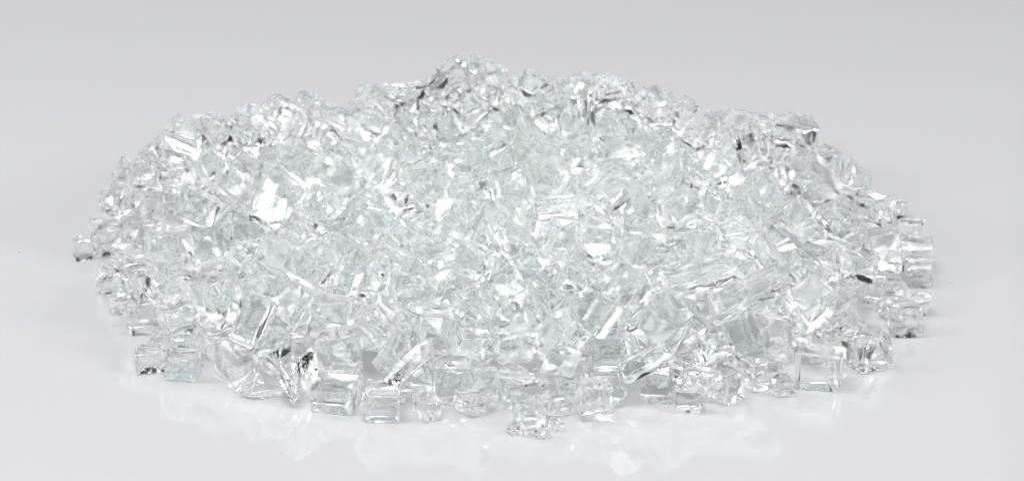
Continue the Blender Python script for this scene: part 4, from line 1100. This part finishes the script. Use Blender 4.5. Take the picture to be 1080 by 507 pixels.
130 0.80 -1.18 -0.94 2.04 0.274 0.745 0.606 -0.045
139 1.14 -0.54 0.12 1.19 0.016 -0.590 -0.790 -0.166
139 1.08 -0.39 1.75 2.45 0.727 0.408 -0.031 -0.552
21 0.99 -0.28 3.78 2.89 0.225 0.612 -0.167 -0.740
5 0.96 -1.20 4.97 1.79 0.498 -0.759 0.383 -0.170
98 1.12 -0.48 8.05 2.35 0.541 0.009 -0.437 0.719
34 1.33 -2.28 12.03 0.63 0.566 -0.599 -0.391 0.411
29 0.82 0.08 -6.07 1.73 0.106 0.915 -0.327 0.209
140 0.93 1.40 -4.79 1.62 0.528 0.176 0.248 0.793
31 0.80 0.13 0.79 1.45 0.821 -0.282 0.486 0.098
12 0.92 0.72 1.80 1.68 0.112 0.443 -0.084 0.885
45 0.97 0.13 3.29 2.18 0.077 -0.957 0.145 0.239
50 0.98 -0.21 5.89 2.65 0.161 0.799 0.239 -0.527
117 1.12 0.95 8.06 1.89 0.504 -0.414 -0.415 0.634
31 0.90 -0.11 8.96 1.82 0.843 0.123 0.457 -0.257
121 1.01 2.56 -0.70 2.52 0.040 -0.266 0.801 -0.535
159 1.09 2.04 0.45 1.65 0.081 -0.040 0.532 0.842
13 1.13 2.36 3.05 2.13 0.690 0.533 -0.485 -0.066
147 1.28 2.14 5.21 2.05 0.213 -0.509 -0.746 -0.372
52 0.91 1.78 7.00 1.66 0.094 -0.007 0.343 0.934
65 0.77 2.13 8.13 1.86 0.060 0.982 -0.160 -0.082
33 1.15 4.17 -3.58 1.75 0.822 0.177 0.070 -0.536
79 1.10 4.10 0.47 2.33 0.190 -0.892 -0.150 0.382
43 1.17 4.49 1.60 2.56 0.349 -0.493 0.784 -0.142
15 0.83 4.27 2.20 1.36 0.641 -0.406 -0.645 0.092
13 1.02 4.69 4.31 1.35 0.236 -0.805 -0.483 -0.251
16 1.08 2.92 7.03 2.13 0.289 -0.812 0.314 -0.397
53 0.80 4.28 10.13 0.51 0.897 0.103 0.430 0.024
48 1.10 5.82 -0.57 1.95 0.495 -0.204 0.353 0.767
80 0.91 5.94 0.53 1.13 0.013 0.687 -0.096 0.720
111 0.93 5.95 2.94 1.84 0.458 -0.179 0.600 -0.631
39 0.83 7.13 3.78 1.49 0.128 -0.957 0.118 0.230
4 1.03 -9.07 3.38 1.35 0.339 -0.619 -0.680 0.199
89 1.00 -10.48 4.54 1.86 0.420 0.492 -0.502 0.575
125 0.78 -3.30 -4.25 2.14 0.091 -0.255 0.092 0.958
42 1.03 -3.21 -1.79 1.78 0.397 -0.098 0.910 -0.071
59 0.82 -2.13 5.03 2.56 0.829 -0.094 -0.540 0.113
63 0.99 -1.46 -1.93 2.04 0.006 0.137 -0.990 0.041
135 1.30 -1.51 0.44 2.42 0.922 0.161 0.165 -0.310
7 1.04 -1.22 6.52 2.95 0.023 0.568 -0.635 -0.522
157 0.86 -0.02 -2.54 2.61 0.372 -0.615 -0.677 -0.160
27 1.08 -0.39 0.04 2.14 0.220 -0.946 0.229 -0.059
112 1.14 1.29 1.14 2.46 0.633 0.231 0.137 -0.726
95 1.10 0.69 3.84 2.63 0.242 -0.644 -0.723 0.067
99 1.12 1.38 -0.55 1.95 0.084 0.542 0.565 0.616
92 0.77 1.87 0.04 2.52 0.686 0.455 0.077 -0.562
63 1.06 1.80 3.80 2.77 0.731 0.230 0.460 0.448
19 1.06 1.62 7.47 2.61 0.035 -0.023 -0.949 -0.313
116 1.30 3.25 1.27 2.86 0.424 -0.176 0.020 0.888
135 0.98 3.93 3.96 2.17 0.835 -0.400 -0.277 -0.257
83 1.03 3.38 4.99 2.15 0.616 0.479 0.541 -0.313
125 0.83 4.88 2.45 2.12 0.443 0.281 0.850 0.045
122 0.80 6.36 0.03 2.18 0.335 0.780 0.074 -0.523
42 1.03 -3.57 -0.14 2.46 0.247 -0.037 0.914 0.320
87 0.78 0.46 1.94 2.61 0.702 0.114 -0.616 -0.338
92 0.94 1.12 2.57 2.86 0.106 -0.280 -0.484 -0.822
152 0.95 0.59 -0.76 2.30 0.267 0.268 -0.824 -0.421
102 1.06 2.56 4.31 3.09 0.487 -0.223 -0.800 0.271
84 0.88 4.46 3.91 2.72 0.381 -0.329 0.220 -0.836
47 0.86 4.25 5.14 2.68 0.084 -0.040 -0.990 0.104
123 1.08 5.35 3.16 3.03 0.120 0.251 0.705 0.652
6 0.87 -2.86 -0.90 2.77 0.268 0.716 0.533 0.363
24 0.88 -1.80 3.32 2.95 0.304 0.707 -0.598 0.223
113 1.01 -0.77 1.07 2.84 0.470 -0.188 0.655 -0.562
38 1.07 -1.04 11.58 0.56 0.000 0.424 0.905 0.000
101 0.68 -12.54 4.94 0.33 1.000 0.000 0.000 0.015
88 0.86 11.95 0.34 0.28 0.999 0.000 0.000 0.040
156 0.85 -3.93 11.51 0.42 0.301 0.000 0.000 0.954
129 0.83 -8.15 9.79 0.86 0.924 -0.000 -0.000 -0.383
154 0.82 6.11 10.98 0.74 0.994 -0.000 -0.000 -0.111
60 1.00 1.25 11.98 0.38 0.999 0.000 0.000 0.035
75 0.88 4.56 9.32 1.02 0.502 0.294 -0.576 0.574
127 0.86 -11.74 3.89 0.82 0.970 -0.000 -0.000 -0.241
96 0.85 -8.42 8.17 1.10 0.950 -0.000 -0.000 -0.314
83 0.94 10.41 5.71 1.06 0.714 0.000 0.000 0.700
130 0.81 3.16 11.88 0.38 0.851 -0.000 -0.000 -0.526
42 0.77 -0.97 5.62 3.86 0.715 0.447 0.038 0.537
33 0.89 -10.65 6.62 1.38 -0.344 0.723 0.582 0.145
31 0.83 -11.67 6.20 0.78 -0.941 -0.075 0.329 -0.009
115 0.76 10.82 2.79 1.70 0.269 0.340 -0.750 0.499
69 0.85 -8.66 4.08 2.54 0.095 -0.467 0.865 0.155
114 0.87 -10.72 5.81 1.74 -0.126 -0.572 -0.338 -0.737""".splitlines())]

# ---------------------------------------------------------------- place the chips
def matrix_of(row):
    p, s, x, y, z, a, b, c, d = row
    return Matrix.Translation((x*.01, y*.01, z*.01)) @ Quaternion((a, b, c, d)).to_matrix().to_4x4() @ Matrix.Scale(s, 4)

NT = 300
chips = []
for row in POSES[:NT]:
    o = bpy.data.objects.new('glass_chip', proto(row[0]))
    sc.collection.objects.link(o)
    o.matrix_world = matrix_of(row)
    o['category'] = 'glass chip'
    o['group'] = 'clear glass chips heaped on the white table'
    chips.append((o, row))

# everything buried under and between them: one mass
def build_mass(rows):
    import numpy as np
    co = []; tri = []; mi = []; se = []; edges = []
    base = 0
    cache = {}
    for row in rows:
        m = proto(row[0])
        if row[0] not in cache:
            v = np.empty(len(m.vertices)*3); m.vertices.foreach_get('co', v)
            t = np.empty(len(m.polygons)*3, int); m.polygons.foreach_get('vertices', t)
            q = np.empty(len(m.polygons), int); m.polygons.foreach_get('material_index', q)
            e = np.empty(len(m.edges)*2, int); m.edges.foreach_get('vertices', e)
            h = np.zeros(len(m.edges), bool)
            if 'sharp_edge' in m.attributes: m.attributes['sharp_edge'].data.foreach_get('value', h)
            cache[row[0]] = (v.reshape(-1, 3), t.reshape(-1, 3), q, e.reshape(-1, 2)[h])
        v, t, q, e = cache[row[0]]
        M = np.array(matrix_of(row))
        co.append(v @ M[:3, :3].T + M[:3, 3]); tri.append(t + base); mi.append(q); edges.append(e + base)
        base += len(v)
    co = np.concatenate(co); tri = np.concatenate(tri); mi = np.concatenate(mi); edges = np.concatenate(edges)
    me = bpy.data.meshes.new('glass_cullet')
    me.vertices.add(len(co)); me.vertices.foreach_set('co', co.ravel())
    me.loops.add(tri.size); me.loops.foreach_set('vertex_index', tri.ravel())
    me.polygons.add(len(tri)); me.polygons.foreach_set('loop_start', np.arange(0, tri.size, 3))
    me.update(calc_edges=True)
    me.polygons.foreach_set('material_index', mi)
    me.polygons.foreach_set('use_smooth', np.ones(len(tri), bool))
    n = len(me.edges); ev = np.empty(n*2, int); me.edges.foreach_get('vertices', ev); ev = np.sort(ev.reshape(-1, 2), 1)
    key = ev[:, 0]*len(co) + ev[:, 1]
    es = np.sort(edges, 1); sk = es[:, 0]*len(co) + es[:, 1]
    at = me.attributes.new('sharp_edge', 'BOOLEAN', 'EDGE'); at.data.foreach_set('value', np.isin(key, sk))
    me.validate()
    me.materials.append(M_PLATE); me.materials.append(M_MISTY)
    o = bpy.data.objects.new('glass_cullet', me); sc.collection.objects.link(o)
    o['kind'] = 'stuff'; o['label'] = 'small clear glass cullet filling the heap between the larger chips'; o['category'] = 'glass cullet'
build_mass(POSES[NT:])

# ---------------------------------------------------------------- labels: shape, size and where each chip lies in the heap
def label_chips():
    bpy.context.view_layer.update()
    SHAPE = {'block': 'blocky', 'slab': 'flat slab-like', 'splinter': 'long narrow', 'wedge': 'wedge-shaped', 'nugget': 'lumpy many-faced'}
    BAND = ['on the crest line', 'just below the crest', 'high on the heap', 'above mid-height', 'at mid-height', 'below mid-height',
            'low on the heap', 'just above the front row', 'in the front row']
    ZONE = ['at the far left end', 'near the left end', 'in the left third', 'left of centre', 'barely left of centre',
            'barely right of centre', 'right of centre', 'in the right third', 'near the right end', 'at the far right end']
    ORD = ['first', 'second', 'third', 'fourth', 'fifth', 'sixth', 'seventh', 'eighth']
    rows = []
    for o, r in chips:
        v = world_to_camera_view(sc, cam, o.matrix_world.translation)
        X, Y = v.x, 1 - v.y
        e = min(1.0, abs(X-.5)/.42)
        top = .15 + .23*e**2.6; bot = .90 - .24*e**2.6       # the heap's outline at this x
        b = max(0, min(8, int((Y-top)/max(.05, bot-top)*9)))
        z = max(0, min(9, int((X-.09)/.082)))
        d = max(o.dimensions)*100
        size = 'small ' if d < 1.2 else ('large ' if d > 1.75 else '')
        rows.append([o, X, Y, size + SHAPE[chip_kind(r[0])] + ' glass chip ' + BAND[b] + ', ' + ZONE[z]])
    byl = {}
    for q in rows: byl.setdefault(q[3], []).append(q)
    for l, qs in byl.items():
        if len(qs) == 1: qs[0][0]['label'] = l; continue
        spread = max(q[1] for q in qs) - min(q[1] for q in qs), (max(q[2] for q in qs) - min(q[2] for q in qs))*.47
        k = 1 if spread[0] >= spread[1] else 2
        qs.sort(key=lambda q: q[k])
        n = len(qs)
        for j, q in enumerate(qs):
            if n == 2: w = (('left of two', 'right of two'), ('upper of two', 'lower of two'))[k-1][j]
            elif n == 3: w = (('leftmost of three', 'middle of three', 'rightmost of three'), ('uppermost of three', 'middle of three', 'lowest of three'))[k-1][j]
            else: w = ORD[j] + (' from left' if k == 1 else ' from top')
            q[0]['label'] = (l.replace('long narrow', 'narrow').replace(' glass chip', ' chip').replace('lumpy many-faced', 'lumpy').replace('flat slab-like', 'flat') if len(l.split()) + len(w.split()) > 14 else l) + ', ' + w
    first = min(rows, key=lambda q: q[1]); last = max(rows, key=lambda q: q[1]); crest = min(rows, key=lambda q: q[2])
    first[0]['label'] = 'stray glass chip farthest out on the table beyond the left end of the heap'
    last[0]['label'] = 'outermost glass chip on the table at the right end of the heap'
    crest[0]['label'] = 'topmost glass chip of all, standing up on the crest of the heap'
label_chips()

# fine splinters and grit shed round the heap
def build_grit():
    r = random.Random(11)
    bm = bmesh.new()
    for k in range(9):
        t = r.uniform(0, 2*math.pi); q = 1.03 + abs(r.gauss(0, .16))
        x = .130*q*math.cos(t); y = .122*q*math.sin(t)
        s = r.uniform(.00015, .0005)*(2 if r.random() < .12 else 1)
        n0 = len(bm.verts)
        res = bmesh.ops.create_icosphere(bm, subdivisions=1, radius=s)
        zmin = 0
        for v in res['verts']:
            v.co = Vector((v.co.x*r.uniform(.6, 1.5), v.co.y*r.uniform(.6, 1.3), v.co.z*r.uniform(.5, .9)))
            zmin = min(zmin, v.co.z)
        for v in res['verts']: v.co += Vector((x, y, -zmin))
    me = bpy.data.meshes.new('glass_grit'); bm.to_mesh(me); bm.free()
    me.materials.append(M_FRACT)
    o = bpy.data.objects.new('glass_grit', me); sc.collection.objects.link(o)
    o['kind'] = 'stuff'; o['category'] = 'glass grit'; o['label'] = 'fine specks of glass grit scattered on the table round the heap'
build_grit()
